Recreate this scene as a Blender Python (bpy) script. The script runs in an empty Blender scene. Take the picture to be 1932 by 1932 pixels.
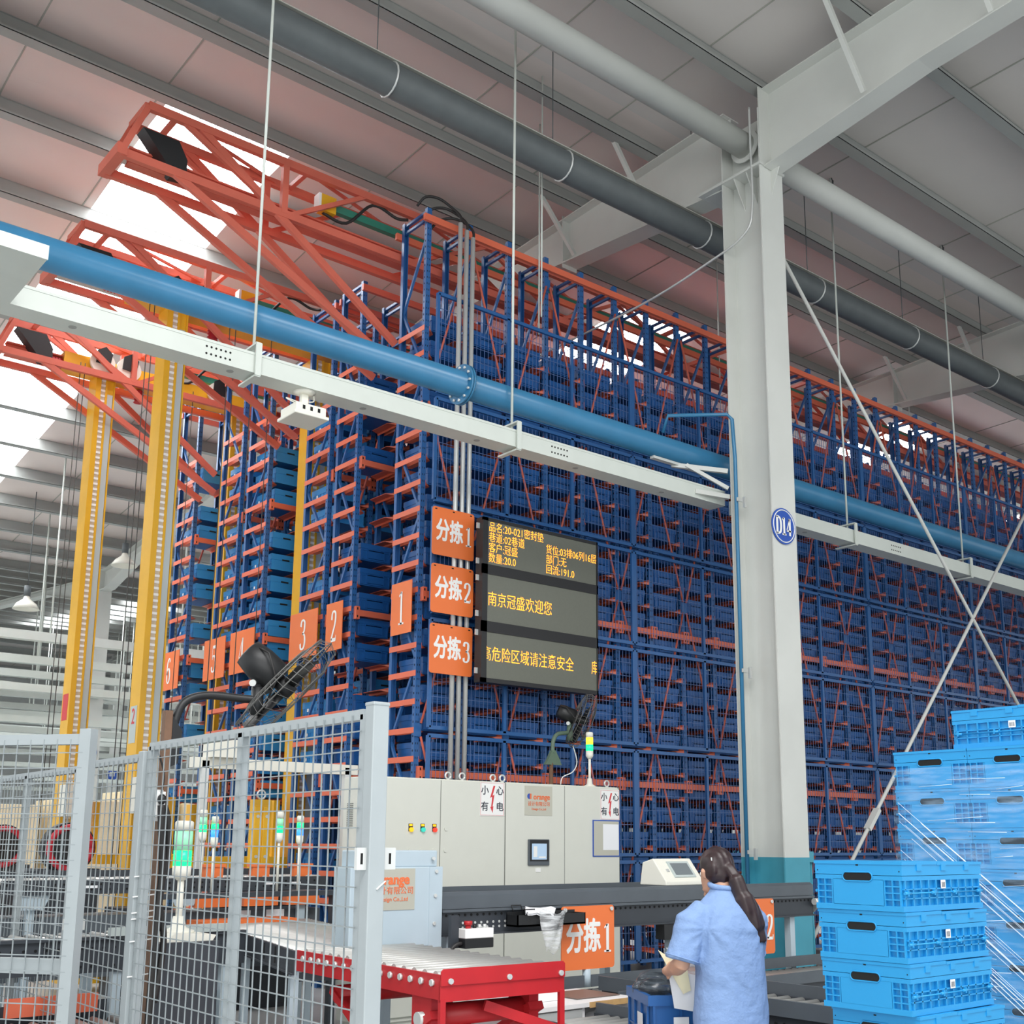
import bpy, bmesh, math, random
from mathutils import Vector, Matrix, Euler, noise
D = bpy.data
SC = bpy.context.scene
COL = SC.collection
PI = math.pi
rnd = random.Random(7)

# ------------------------------------------------------------------ camera
F_PX, PX, PY = 2170.9, 1004.8, 1159.0          # focal length and principal point for a 1932 px frame
YAW, PITCH, ROLL = math.radians(50.27), math.radians(11.243), math.radians(-0.328)
cam = D.cameras.new('camera')
cam.sensor_width = 36.0
cam.lens = 36.0 * F_PX / 1932
cam.shift_x = (966 - PX) / 1932
cam.shift_y = (PY - 966) / 1932
cam.clip_end = 300
co = D.objects.new('camera', cam)
COL.objects.link(co)
fw = Vector((math.cos(YAW) * math.cos(PITCH), math.sin(YAW) * math.cos(PITCH), math.sin(PITCH)))
rt = Vector((math.sin(YAW), -math.cos(YAW), 0))
dn = fw.cross(rt)
cr, sr = math.cos(ROLL), math.sin(ROLL)
r2, d2 = cr * rt + sr * dn, -sr * rt + cr * dn
m = Matrix.Identity(4)
for i in range(3):
    m[i][0], m[i][1], m[i][2] = r2[i], -d2[i], -fw[i]
m[2][3] = 1.6
co.matrix_world = m
SC.camera = co

# ------------------------------------------------------------------ world, light, exposure
w = D.worlds.new('overcast_sky')
SC.world = w
w.use_nodes = True
bg = w.node_tree.nodes['Background']
bg.inputs[0].default_value = (0.94, 0.98, 1.0, 1)
bg.inputs[1].default_value = 1.0
SC.view_settings.view_transform = 'Standard'
SC.view_settings.look = 'None'
SC.view_settings.gamma = 1
SC.view_settings.use_curve_mapping = False
SC.view_settings.exposure = 0.36
SKY_EMIT = 9.0


def area_lamp(name, loc, rot, sx, sy, power, col=(1, 1, 1)):
    l = D.lights.new(name, 'AREA')
    l.shape = 'RECTANGLE'
    l.size, l.size_y, l.energy, l.color = sx, sy, power, col
    o = D.objects.new(name, l)
    o.location, o.rotation_euler = loc, rot
    COL.objects.link(o)
    return o


# unseen area lamps added to fill the hall, overhead and from the near side
area_lamp('overhead_fill', (.5, -1.5, 10.2), (0, 0, 0), 10, 7, 1500)
area_lamp('near_side_fill', (-4.5, -9, 3.2), (math.radians(92), 0, math.radians(-40)), 13, 5.5, 480, (1, 0.99, 0.97))
c = SC.cycles
c.max_bounces = 6
c.diffuse_bounces = 4
c.glossy_bounces = 2
c.transmission_bounces = 4
c.transparent_max_bounces = 12
c.caustics_reflective = False
c.caustics_refractive = False
c.sample_clamp_indirect = 4


# ------------------------------------------------------------------ materials
def lin(v):
    v /= 255
    return v / 12.92 if v <= 0.04045 else ((v + 0.055) / 1.055) ** 2.4


def rgb(r, g, b):
    return (lin(r), lin(g), lin(b), 1)


MATS = {}


def mat(name, col, rough=0.5, metal=0.0, emit=0.0, dirt=0.0, scale=6.0, spec=0.5, alpha=1.0, bump=0.0):
    if name in MATS:
        return MATS[name]
    x = D.materials.new(name)
    x.use_nodes = True
    nt = x.node_tree
    p = nt.nodes['Principled BSDF']
    c4 = rgb(*col)
    p.inputs['Base Color'].default_value = c4
    p.inputs['Roughness'].default_value = rough
    p.inputs['Metallic'].default_value = metal
    p.inputs['Specular IOR Level'].default_value = spec
    p.inputs['Alpha'].default_value = alpha
    if emit:
        p.inputs['Emission Color'].default_value = c4
        p.inputs['Emission Strength'].default_value = emit
    if dirt or bump:
        tc = nt.nodes.new('ShaderNodeTexCoord')
        nz = nt.nodes.new('ShaderNodeTexNoise')
        nz.inputs['Scale'].default_value = scale
        nz.inputs['Detail'].default_value = 5
        nt.links.new(tc.outputs['Object'], nz.inputs['Vector'])
        if dirt:
            rp = nt.nodes.new('ShaderNodeValToRGB')
            rp.color_ramp.elements[0].position = 0.35
            rp.color_ramp.elements[0].color = tuple(v * (1 - dirt) for v in c4[:3]) + (1,)
            rp.color_ramp.elements[1].position = 0.62
            rp.color_ramp.elements[1].color = c4
            nt.links.new(nz.outputs['Fac'], rp.inputs['Fac'])
            nt.links.new(rp.outputs['Color'], p.inputs['Base Color'])
        if bump:
            b = nt.nodes.new('ShaderNodeBump')
            b.inputs['Strength'].default_value = bump
            b.inputs['Distance'].default_value = 0.02
            nt.links.new(nz.outputs['Fac'], b.inputs['Height'])
            nt.links.new(b.outputs['Normal'], p.inputs['Normal'])
    MATS[name] = x
    return x


M_STEEL = mat('grey_painted_steel', (216, 218, 213), 0.5, dirt=0.06, scale=1.5)
M_PURLIN = mat('galvanised_purlin', (166, 169, 166), 0.5, dirt=0.06, scale=2)
M_CEIL = mat('roof_liner_white', (222, 216, 212), 0.6, dirt=0.04, scale=0.8)
M_CEIL_BOUNCE = mat('roof_liner_orange_bounce', (232, 219, 214), 0.55, dirt=0.04, scale=0.8)  # orange bounce from the racks tinted into the liner colour
M_SKYL = mat('roof_light_sheet', (250, 252, 255), 0.4, emit=SKY_EMIT)
M_FLOOR = mat('floor_coating', (184, 188, 188), 0.35, dirt=0.12, scale=1.2)
M_LADD = mat('mast_ladder_tan', (206, 190, 166), 0.5)
M_WIRE = mat('guard_wire_grey', (96, 96, 94), 0.4)
M_FWIRE = mat('fence_wire_grey', (146, 154, 157), 0.45)
M_WALL = mat('wall_cladding', (205, 208, 206), 0.6, dirt=0.05)
M_TEAL = mat('teal_wall_paint', (72, 160, 182), 0.45, dirt=0.1, scale=3)
M_TRAY = mat('cream_cable_tray', (212, 218, 211), 0.4, dirt=0.03)
M_PIPE = mat('blue_water_pipe', (58, 126, 168), 0.28, dirt=0.08, scale=4)
M_DUCT = mat('dark_slate_pipe', (92, 98, 100), 0.55, dirt=0.1)
M_DUST = mat('dust_line', (176, 176, 168), 0.9)
M_ZINC = mat('zinc_metal', (216, 218, 216), 0.35, metal=0.35)
M_BLUE = mat('rack_blue', (46, 98, 158), 0.35, dirt=0.08, scale=3)
M_ORNG = mat('rack_orange', (230, 114, 84), 0.42, dirt=0.08, scale=3)
M_TRUS = mat('truss_orange_red', (216, 108, 88), 0.45, dirt=0.1, scale=3)
M_BIN = mat('dark_blue_bin_plastic', (30, 90, 156), 0.4)
M_CRATE = mat('azure_crate_plastic', (34, 146, 206), 0.42)
M_CRATED = mat('azure_crate_inner', (24, 118, 186), 0.55)
M_RCRATE = mat('light_blue_crate_plastic', (52, 146, 214), 0.42)
M_BLACK = mat('black_plastic', (28, 29, 31), 0.45)
M_DARK = mat('dark_hole', (12, 13, 14), 0.8)
M_YEL = mat('crane_yellow', (240, 184, 44), 0.35, dirt=0.1, scale=2)
M_GREYP = mat('pale_grey_strip', (190, 200, 198), 0.45)
M_GREEN = mat('green_conductor_rail', (52, 130, 110), 0.5)
M_FENCE = mat('fence_grey', (164, 172, 175), 0.42, dirt=0.04)
M_CAB = mat('control_cabinet_cream', (220, 221, 211), 0.42, dirt=0.02)
M_SEAM = mat('cabinet_seam', (120, 122, 118), 0.6)
M_SLATE = mat('conveyor_slate', (88, 95, 102), 0.45, dirt=0.1, scale=4)
M_SLATD = mat('conveyor_dark', (58, 63, 70), 0.5, dirt=0.1, scale=4)
M_ROLL = mat('roller_steel', (214, 214, 210), 0.34, metal=0.5, dirt=0.08, scale=8)
M_BOX = mat('machine_blue_grey', (186, 202, 212), 0.42, dirt=0.03)
M_RED = mat('lift_table_red', (192, 38, 44), 0.45, dirt=0.1, scale=5)
M_REDD = mat('fire_box_red', (190, 36, 52), 0.45)
M_SIGN = mat('sign_orange', (240, 122, 62), 0.4)
M_WHITE = mat('white_lettering', (246, 246, 244), 0.5)
M_PAPER = mat('white_paper', (244, 245, 248), 0.7)
M_YPAP = mat('yellow_paper', (240, 232, 196), 0.7)
M_TEXT = mat('dark_print', (40, 44, 60), 0.6)
M_SBLUE = mat('sign_blue', (40, 84, 178), 0.4)
M_BOLT = mat('warning_red', (214, 60, 66), 0.5)
M_PLATE = mat('brushed_plate', (196, 194, 180), 0.38, metal=0.25)
M_OTEXT = mat('orange_print', (232, 118, 70), 0.5)
M_BEZEL = mat('black_led_bezel', (40, 40, 42), 0.5)
M_LED = mat('led_panel_grey', (112, 114, 104), 0.5, dirt=0.04, scale=40)
M_LEDT = mat('led_amber_glow', (255, 150, 40), 0.5, emit=2.2)
M_WOOD = mat('board_edge_wood', (206, 166, 112), 0.6, dirt=0.15, scale=20)
M_DESK = mat('white_laminate', (238, 236, 236), 0.45)
M_RUST = mat('rusty_steel', (122, 92, 72), 0.7, dirt=0.25, scale=9)
M_FANG = mat('olive_grey_paint', (92, 112, 96), 0.5)
M_CREAM = mat('cream_plastic', (236, 234, 222), 0.45)
M_LGRN = mat('lamp_green', (20, 240, 120), 0.3, emit=1.7)
M_LGRD = mat('lamp_green_soft', (150, 225, 185), 0.4, emit=0.25)
M_LBLU = mat('lamp_blue', (50, 120, 255), 0.3, emit=1.8)
M_LYEL = mat('lamp_yellow', (255, 215, 50), 0.3, emit=1.6)
M_LRED = mat('lamp_red', (235, 60, 40), 0.35, emit=0.5)
M_LTEA = mat('lamp_teal', (50, 190, 170), 0.35, emit=0.5)
M_LAMB = mat('lamp_amber', (250, 190, 20), 0.35, emit=0.5)
M_SCRN = mat('touch_screen_lit', (165, 190, 214), 0.3, emit=0.25)
M_SCRO = mat('touch_screen_off', (120, 128, 132), 0.2)
M_SHIRT = mat('blue_work_shirt', (128, 156, 200), 0.8, bump=0.5, scale=22)
M_TROU = mat('navy_trousers', (38, 44, 66), 0.8)
M_SKIN = mat('skin', (205, 158, 132), 0.55)
M_HAIR = mat('dark_brown_hair', (52, 36, 38), 0.42, dirt=0.35, scale=30)
M_PINK = mat('pink_bead', (236, 130, 140), 0.4)
M_CARD = mat('pale_carton', (238, 222, 186), 0.7, dirt=0.05)
M_CABLE = mat('black_cable', (38, 36, 36), 0.55)
M_ROPE = mat('wire_rope', (70, 68, 66), 0.6)
M_MESHW = mat('mesh_wire_blue', (92, 118, 168), 0.45)
M_STRAP = mat('stretch_film_strand', (226, 238, 248), 0.25)


def glassy(name, col, dens):
    x = D.materials.new(name)
    x.use_nodes = True
    nt = x.node_tree
    nt.nodes.remove(nt.nodes['Principled BSDF'])
    out = nt.nodes['Material Output']
    tr = nt.nodes.new('ShaderNodeBsdfTransparent')
    gl = nt.nodes.new('ShaderNodeBsdfPrincipled')
    gl.inputs['Base Color'].default_value = rgb(*col)
    gl.inputs['Roughness'].default_value = 0.18
    mx = nt.nodes.new('ShaderNodeMixShader')
    tc = nt.nodes.new('ShaderNodeTexCoord')
    mp = nt.nodes.new('ShaderNodeMapping')
    mp.inputs['Scale'].default_value = (3, 3, 22)
    mp.inputs['Rotation'].default_value = (0.25, 0.2, 0)
    nz = nt.nodes.new('ShaderNodeTexNoise')
    nz.inputs['Scale'].default_value = 2.2
    nz.inputs['Detail'].default_value = 6
    rp = nt.nodes.new('ShaderNodeMapRange')
    rp.inputs['From Min'].default_value = 0.42
    rp.inputs['From Max'].default_value = 0.72
    rp.inputs['To Min'].default_value = dens * 0.45
    rp.inputs['To Max'].default_value = dens * 2.4
    L = nt.links.new
    L(tc.outputs['Object'], mp.inputs['Vector'])
    L(mp.outputs['Vector'], nz.inputs['Vector'])
    L(nz.outputs['Fac'], rp.inputs['Value'])
    L(rp.outputs['Result'], mx.inputs['Fac'])
    L(tr.outputs[0], mx.inputs[1])
    L(gl.outputs[0], mx.inputs[2])
    L(mx.outputs[0], out.inputs['Surface'])
    return x


M_FILM = glassy('stretch_film', (190, 222, 250), 0.16)
M_POLY = glassy('clear_polybag', (235, 238, 240), 0.4)


# ------------------------------------------------------------------ mesh helpers
class MB:
    def __init__(s):
        s.v, s.f, s.mi, s.sm = [], [], [], []

    def add(s, vs, fs, mi=0, smooth=False):
        o = len(s.v)
        s.v += [tuple(v) for v in vs]
        for f in fs:
            s.f.append(tuple(i + o for i in f))
            s.mi.append(mi)
            s.sm.append(smooth)
        return s

    def box(s, a, b, mi=0):
        x0, x1 = sorted((a[0], b[0]))
        y0, y1 = sorted((a[1], b[1]))
        z0, z1 = sorted((a[2], b[2]))
        vs = [(x0, y0, z0), (x1, y0, z0), (x1, y1, z0), (x0, y1, z0), (x0, y0, z1), (x1, y0, z1), (x1, y1, z1), (x0, y1, z1)]
        return s.add(vs, [(0, 3, 2, 1), (4, 5, 6, 7), (0, 1, 5, 4), (1, 2, 6, 5), (2, 3, 7, 6), (3, 0, 4, 7)], mi)

    def bar(s, p, q, wd, ht, up=(0, 0, 1), mi=0):
        """rectangular bar p-q; ht lies along up, wd across"""
        p, q = Vector(p), Vector(q)
        t = (q - p).normalized()
        u = Vector(up)
        u = (u - t * u.dot(t))
        if u.length < 1e-4:
            u = Vector((1, 0, 0)) - t * t.x
        u.normalize()
        x = t.cross(u)
        vs = []
        for c0 in (p, q):
            for a, b in ((-1, -1), (1, -1), (1, 1), (-1, 1)):
                vs.append(c0 + x * (a * wd / 2) + u * (b * ht / 2))
        return s.add(vs, [(3, 2, 1, 0), (4, 5, 6, 7), (0, 1, 5, 4), (1, 2, 6, 5), (2, 3, 7, 6), (3, 0, 4, 7)], mi)

    def tube(s, pts, r, n=8, mi=0, cap=True, smooth=True, flat=1.0, up=None):
        pts = [Vector(p) for p in pts]
        k = len(pts)
        rs = list(r) if isinstance(r, (list, tuple)) else [r] * k
        u = None
        vs = []
        for i, p in enumerate(pts):
            t = (pts[min(i + 1, k - 1)] - pts[max(i - 1, 0)]).normalized()
            if u is None:
                u = Vector(up) if up else (Vector((0, 0, 1)) if abs(t.z) < 0.9 else Vector((1, 0, 0)))
            u = (u - t * u.dot(t)).normalized()
            x = t.cross(u)
            for j in range(n):
                a = 2 * PI * j / n
                vs.append(p + (u * math.cos(a) * flat + x * math.sin(a)) * rs[i])
        fs = []
        for i in range(k - 1):
            for j in range(n):
                j2 = (j + 1) % n
                fs.append((i * n + j, i * n + j2, (i + 1) * n + j2, (i + 1) * n + j))
        s.add(vs, fs, mi, smooth)
        if cap:
            o = len(s.v) - k * n
            s.f += [tuple(o + j for j in reversed(range(n))), tuple(o + (k - 1) * n + j for j in range(n))]
            s.mi += [mi, mi]
            s.sm += [False, False]
        return s

    def cyl(s, p, q, r, n=12, mi=0):
        return s.tube([p, q], r, n, mi)

    def prism(s, poly, t0, t1, frame, mi=0):
        """poly of (a,b) swept from t0 to t1; frame(a,b,t)->xyz"""
        n = len(poly)
        vs = [frame(a, b, t0) for a, b in poly] + [frame(a, b, t1) for a, b in poly]
        fs = [tuple(reversed(range(n))), tuple(range(n, 2 * n))]
        for i in range(n):
            j = (i + 1) % n
            fs.append((i, j, n + j, n + i))
        return s.add(vs, fs, mi)

    def sphere(s, c0, r, n=12, mi=0):
        c0 = Vector(c0)
        rx, ry, rz = r if isinstance(r, (tuple, list)) else (r, r, r)
        h = n // 2
        vs = [c0 + Vector((0, 0, -rz))]
        for i in range(1, h):
            a = -PI / 2 + PI * i / h
            for j in range(n):
                b = 2 * PI * j / n
                vs.append(c0 + Vector((rx * math.cos(a) * math.cos(b), ry * math.cos(a) * math.sin(b), rz * math.sin(a))))
        vs.append(c0 + Vector((0, 0, rz)))
        fs = []
        for j in range(n):
            fs.append((0, 1 + (j + 1) % n, 1 + j))
            fs.append((len(vs) - 1, 1 + (h - 2) * n + j, 1 + (h - 2) * n + (j + 1) % n))
        for i in range(h - 2):
            for j in range(n):
                a, b = 1 + i * n + j, 1 + i * n + (j + 1) % n
                fs.append((a, b, b + n, a + n))
        return s.add(vs, fs, mi, True)

    def mesh(s, name, mats):
        me = D.meshes.new(name)
        me.from_pydata(s.v, [], s.f)
        for x in (mats if isinstance(mats, (list, tuple)) else [mats]):
            me.materials.append(x)
        me.polygons.foreach_set('material_index', s.mi)
        me.polygons.foreach_set('use_smooth', s.sm)
        me.update()
        return me

    def build(s, name, mats, parent=None, loc=(0, 0, 0), rot=(0, 0, 0), bevel=0.0):
        return obj(name, s.mesh(name, mats), parent, loc, rot, bevel)


def obj(name, me, parent=None, loc=(0, 0, 0), rot=(0, 0, 0), bevel=0.0):
    o = D.objects.new(name, me)
    COL.objects.link(o)
    o.location, o.rotation_euler = loc, rot
    if parent is not None:
        o.parent = parent
    if bevel:
        b = o.modifiers.new('soft_edges', 'BEVEL')
        b.width, b.segments, b.limit_method = bevel, 2, 'ANGLE'
    return o


def tag(o, label, cat, group=None, kind=None):
    if label:
        o['label'] = label
    if cat:
        o['category'] = cat
    if group:
        o['group'] = group
    if kind:
        o['kind'] = kind
    return o


def struct(o):
    o['kind'] = 'structure'
    return o


def thing(name, label, cat, loc=(0, 0, 0), rz=0.0, group=None):
    o = D.objects.new(name, None)
    o.empty_display_size = 0.1
    COL.objects.link(o)
    o.location, o.rotation_euler = loc, (0, 0, rz)
    return tag(o, label, cat, group)


def kids(o):
    return [c0 for c0 in D.objects if c0.parent == o]


def copy_tree(o, parent=None, ch=None):
    c0 = o.copy()
    COL.objects.link(c0)
    if parent is not None:
        c0.parent = parent
    for k in (kids(o) if ch is None else ch):
        copy_tree(k, c0)
    return c0


FACE_Y = (PI / 2, 0, 0)             # lettering that faces the camera side (-Y)
FACE_X = (PI / 2, 0, -PI / 2)       # lettering that faces -X


def text(name, body, size, m_, parent, loc, rot=FACE_Y, sx=1.0, off=0.0, bold=0.0, align='CENTER', ext=0.0015, valign='CENTER', space=1.0):
    cu = D.curves.new('tmp_text', 'FONT')
    cu.body, cu.size = body, size
    cu.align_x, cu.align_y = align, valign
    cu.offset, cu.extrude = off, ext
    cu.space_character = space
    cu.resolution_u = 3
    t = D.objects.new('tmp_text', cu)
    COL.objects.link(t)
    dg = bpy.context.evaluated_depsgraph_get()
    me = D.meshes.new_from_object(t.evaluated_get(dg))
    D.objects.remove(t)
    D.curves.remove(cu)
    if bold:
        v0 = [tuple(v.co) for v in me.vertices]
        f0 = [tuple(p.vertices) for p in me.polygons]
        D.meshes.remove(me)
        mb = MB().add(v0, f0)
        for i in range(8):
            a = i * PI / 4
            mb.add([(x + bold * math.cos(a), y + bold * math.sin(a), z - .00004 * (i + 1)) for x, y, z in v0], f0)
        me = mb.mesh(name, m_)
    me.materials.clear()
    me.materials.append(m_)
    o = obj(name, me, parent, loc, rot)
    o.scale = (sx, 1, 1)
    return o


def spline(pts, k=6):
    pts = [Vector(p) for p in pts]
    out = []
    n = len(pts)
    for i in range(n - 1):
        p0, p1, p2, p3 = pts[max(i - 1, 0)], pts[i], pts[i + 1], pts[min(i + 2, n - 1)]
        for j in range(k):
            t = j / k
            out.append(0.5 * (2 * p1 + (p2 - p0) * t + (2 * p0 - 5 * p1 + 4 * p2 - p3) * t * t + (3 * p1 - p0 - 3 * p2 + p3) * t ** 3))
    out.append(pts[-1])
    return out


# contrast-stroke numerals (upright strokes thick, flat strokes thin)
GLYPH = {
    '1': [('v', [(.33, 0), (.33, 1)]), ('l', [(.1, .86), (.33, .98)]), ('l', [(.08, .02), (.58, .02)])],
    '2': [('c', [(.07, .72), (.11, .92), (.29, 1), (.47, .92), (.5, .74), (.42, .53), (.24, .3), (.06, .06)]), ('b', [(.04, .05), (.56, .05)]), ('l', [(.56, .02), (.59, .2)])],
    '3': [('c', [(.07, .78), (.12, .94), (.28, 1), (.45, .92), (.47, .76), (.41, .6), (.24, .53)]), ('c', [(.24, .53), (.45, .47), (.53, .28), (.46, .08), (.27, 0), (.1, .05), (.05, .2)])],
    '4': [('l', [(.4, 1), (.03, .28)]), ('l', [(.02, .27), (.6, .27)]), ('v', [(.42, 0), (.42, 1)])],
    '5': [('b', [(.1, .96), (.52, .96)]), ('l', [(.12, .97), (.09, .5)]), ('c', [(.09, .5), (.2, .6), (.34, .61), (.49, .52), (.54, .31), (.46, .09), (.27, 0), (.1, .05), (.05, .2)])],
    '6': [('c', [(.48, .86), (.42, .97), (.29, 1), (.14, .86), (.08, .6), (.07, .36), (.13, .1), (.29, 0), (.46, .09), (.53, .3), (.46, .52), (.31, .59), (.16, .5), (.09, .33)])],
    'D': [('v', [(.1, 0), (.1, 1)]), ('c', [(.0, .98), (.25, .98), (.5, .85), (.58, .5), (.5, .15), (.25, .02), (.0, .02)])],
}


def glyphs(name, body, h, wd, m_, parent, loc, rot=FACE_Y, thick=.085, thin=.028, gap=.7):
    mb = MB()
    tot = (len(body) - 1) * gap + .6
    for gi, ch in enumerate(body):
        for kind, pts in GLYPH[ch]:
            P = spline([(a, b, 0) for a, b in pts], 5) if kind == 'c' else [Vector((a, b, 0)) for a, b in pts]
            vs = []
            for i, p in enumerate(P):
                t = (P[min(i + 1, len(P) - 1)] - P[max(i - 1, 0)]).normalized()
                n = Vector((-t.y, t.x, 0))
                wv = thick if kind == 'v' else (thin if kind == 'l' else (.06 if kind == 'b' else thin + (thick - thin) * abs(t.y) ** 1.3))
                for sgn in (1, -1):
                    q = p + n * wv * sgn
                    vs.append((((q.x + gi * gap) - tot / 2) / .6 * wd, (q.y - .5) * h, .002))
            mb.add(vs, [(2 * i, 2 * i + 1, 2 * i + 3, 2 * i + 2) for i in range(len(P) - 1)])
    return mb.build(name, m_, parent, loc, rot)


ORD = ['first', 'second', 'third', 'fourth', 'fifth', 'sixth', 'seventh', 'eighth', 'ninth', 'tenth', 'eleventh', 'twelfth', 'thirteenth',
       'fourteenth', 'fifteenth', 'sixteenth', 'seventeenth', 'eighteenth', 'nineteenth', 'twentieth', 'twenty-first', 'twenty-second', 'twenty-third', 'twenty-fourth']
NUM = ['zero', 'one', 'two', 'three', 'four', 'five', 'six']

# ================================================================== THE HALL
ROOFP = [(-14, 11.15), (13, 10.32), (29, 8.45), (46, 9.9), (58, 9.2)]


def zroof(y):
    for (a, za), (b, zb) in zip(ROOFP, ROOFP[1:]):
        if y <= b:
            return za + (zb - za) * (y - a) / (b - a)
    return ROOFP[-1][1]


X0, X1 = -14.0, 46.0
struct(MB().box((X0, -14, -.2), (X1, 58, 0)).build('floor', M_FLOOR))
SKYX = [(5.35 + 8 * k - .83, 5.35 + 8 * k + .83) for k in range(-2, 5)]
SKYY = [(12.25, 27.6), (34, 45)]
ys = sorted({-14, 9.0, 13, 29, 46, 58} | {y for p in SKYY for y in p})
mb = MB()
for ya, yb in zip(ys, ys[1:]):
    lit = any(a <= ya and yb <= b for a, b in SKYY)
    xs = [X0] + [v for p in SKYX for v in p] + [X1] if lit else [X0, X1]
    for xa, xb in list(zip(xs, xs[1:]))[::2] if lit else [(X0, X1)]:
        za, zb = zroof(ya), zroof(yb)
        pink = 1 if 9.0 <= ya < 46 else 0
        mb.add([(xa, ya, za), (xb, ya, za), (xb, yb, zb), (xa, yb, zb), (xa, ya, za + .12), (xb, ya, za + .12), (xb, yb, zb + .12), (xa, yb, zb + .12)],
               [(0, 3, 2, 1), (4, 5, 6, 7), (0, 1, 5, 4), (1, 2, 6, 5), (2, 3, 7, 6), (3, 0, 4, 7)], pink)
# the seams between the liner sheets
for i in range(40):
    x = X0 + 1.5 * i + .4
    if any(a - .1 < x < b + .1 for a, b in SKYX):
        continue
    for (a, za), (b, zb) in zip(ROOFP, ROOFP[1:]):
        mb.bar((x, a, za - .004), (x, b, zb - .004), .016, .014, mi=2)
struct(mb.build('ceiling', [M_CEIL, M_CEIL_BOUNCE, M_DUST]))
n = 0
for sx in SKYX:
    for a, b in SKYY:
        mb = MB()
        cuts = [a] + [y for y in (13, 29) if a < y < b] + [b]
        for ya, yb in zip(cuts, cuts[1:]):
            k = 14
            for i in range(k):      # corrugated translucent sheet
                xa, xb = sx[0] + (sx[1] - sx[0]) * i / k, sx[0] + (sx[1] - sx[0]) * (i + 1) / k
                d = .03 if i % 2 else 0
                mb.add([(xa, ya, zroof(ya) + .06 + d), (xb, ya, zroof(ya) + .06 + d), (xb, yb, zroof(yb) + .06 + d), (xa, yb, zroof(yb) + .06 + d)], [(0, 3, 2, 1)])
        n += 1
        struct(mb.build('window_%d' % n, M_SKYL))
struct(MB().box((X0, 57.8, 0), (X1, 58, 9.6)).build('wall_back', M_WALL))
struct(MB().box((X1, 20, 0), (X1 + .2, 58, 11)).build('wall_right', M_WALL))

# purlins
for y in [-7, -5.5, -4, -2.5, -1, .4, 1.8, 3.2, 4.7, 6.15, 7.62, 9.3, 10.75, 12.05, 13.45, 14.95, 16.4, 17.9, 19.4, 20.9, 22.4, 23.9, 25.4, 26.9, 28.2, 30.2, 31.7, 33.2,
          34.7, 36.2, 37.7, 39.2, 40.7, 42.2, 43.7, 45.2, 47, 49, 51, 53, 55]:
    z = zroof(y)
    mb = MB()
    mb.box((X0, y - .004, z - .27), (X1, y + .004, z - .001))
    mb.box((X0, y - .15, z - .275), (X1, y + .01, z - .267))
    mb.box((X0, y - .01, z - .014), (X1, y + .12, z - .005))
    mb.box((X0, y - .15, z - .275), (X1, y - .144, z - .24))
    struct(mb.build('purlin', M_PURLIN))
# rafters of the portal frames
RAFX = [-6.2, 1.77, 9.77, 17.77, 25.77, 33.8]
BOT = [(-14, 10.3), (0, 9.72), (5.5, 9.46), (7.49, 9.22)]
BOT2 = [(8.07, 9.2), (10.4, 9.4), (13, 9.62), (20, 8.95), (26.3, 8.2), (28.2, 7.75), (30.2, 7.75), (33, 8.35), (44, 9.25), (49, 9.1), (57.8, 8.6)]
for x in RAFX:
    mb = MB()
    for P in (BOT, BOT2):
        for (a, za), (b, zb) in zip(P, P[1:]):
            ta, tb = zroof(a) - .285, zroof(b) - .285
            mb.add([(x - .006, a, za), (x + .006, a, za), (x + .006, b, zb), (x - .006, b, zb), (x - .006, a, ta), (x + .006, a, ta), (x + .006, b, tb), (x - .006, b, tb)],
                   [(0, 3, 2, 1), (4, 5, 6, 7), (0, 1, 5, 4), (1, 2, 6, 5), (2, 3, 7, 6), (3, 0, 4, 7)])
            mb.bar((x, a, za), (x, b, zb), .28, .016)
            mb.bar((x, a, ta), (x, b, tb), .28, .016)
    for y in (-5, -1, 2.5, 11, 15, 19, 24, 33, 38):
        mb.box((x - .13, y - .006, (zroof(y) - 1.0)), (x + .13, y + .006, zroof(y) - .22)) if y in (2.5, 11) else None
    r = struct(mb.build('rafter', M_STEEL))
    for y, zb_ in ((4.7, 9.5), (6.15, 9.42), (9.3, 9.32), (10.75, 9.45), (3.2, 9.6)):
        for sg in (-1, 1):
            MB().bar((x + sg * .13, y, zb_ + .02), (x + sg * .85, y, zroof(y) - .14), .05, .05).build('fly_brace', M_STEEL, r)


def column(x, y, zt, name='column'):
    mb = MB()
    w2, d = .2, .57
    for mi, za, zb in ((1, 0, 1.47), (0, 1.47, zt)):
        mb.box((x - w2, y, za), (x + w2, y + .016, zb), mi)
        mb.box((x - w2, y + d - .016, za), (x + w2, y + d, zb), mi)
        mb.box((x - .006, y + .016, za), (x + .006, y + d - .016, zb), mi)
    if zt > 9:
        for z in (9.22,):
            mb.box((x - w2 - .02, y - .02, z), (x + w2 + .02, y + d + .35, z + .03))
        for yy in (y + .2, y + .38):
            mb.add([(x - .2, yy, z), (x - .006, yy, z - .34), (x - .006, yy, z), (x - .2, yy + .012, z), (x - .006, yy + .012, z - .34), (x - .006, yy + .012, z)],
                   [(0, 1, 2), (5, 4, 3), (0, 3, 4, 1), (1, 4, 5, 2), (2, 5, 3, 0)])
        mb.box((x - w2, y - .012, z + .03), (x + w2, y, zt + .3))
        mb.add([(x - .006, y, z), (x - .006, y - .12, z), (x - .006, y, z - .3), (x + .006, y, z), (x + .006, y - .12, z), (x + .006, y, z - .3)],
               [(0, 1, 2), (5, 4, 3), (0, 3, 4, 1), (1, 4, 5, 2), (2, 5, 3, 0)])
    return struct(mb.build(name, [M_STEEL, M_TEAL]))


for x in RAFX:
    if x != 1.77:
        column(x, 7.5, 9.95)
    for y in (28.6, 49.2):
        column(x, y, zroof(y) - .2)
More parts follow.
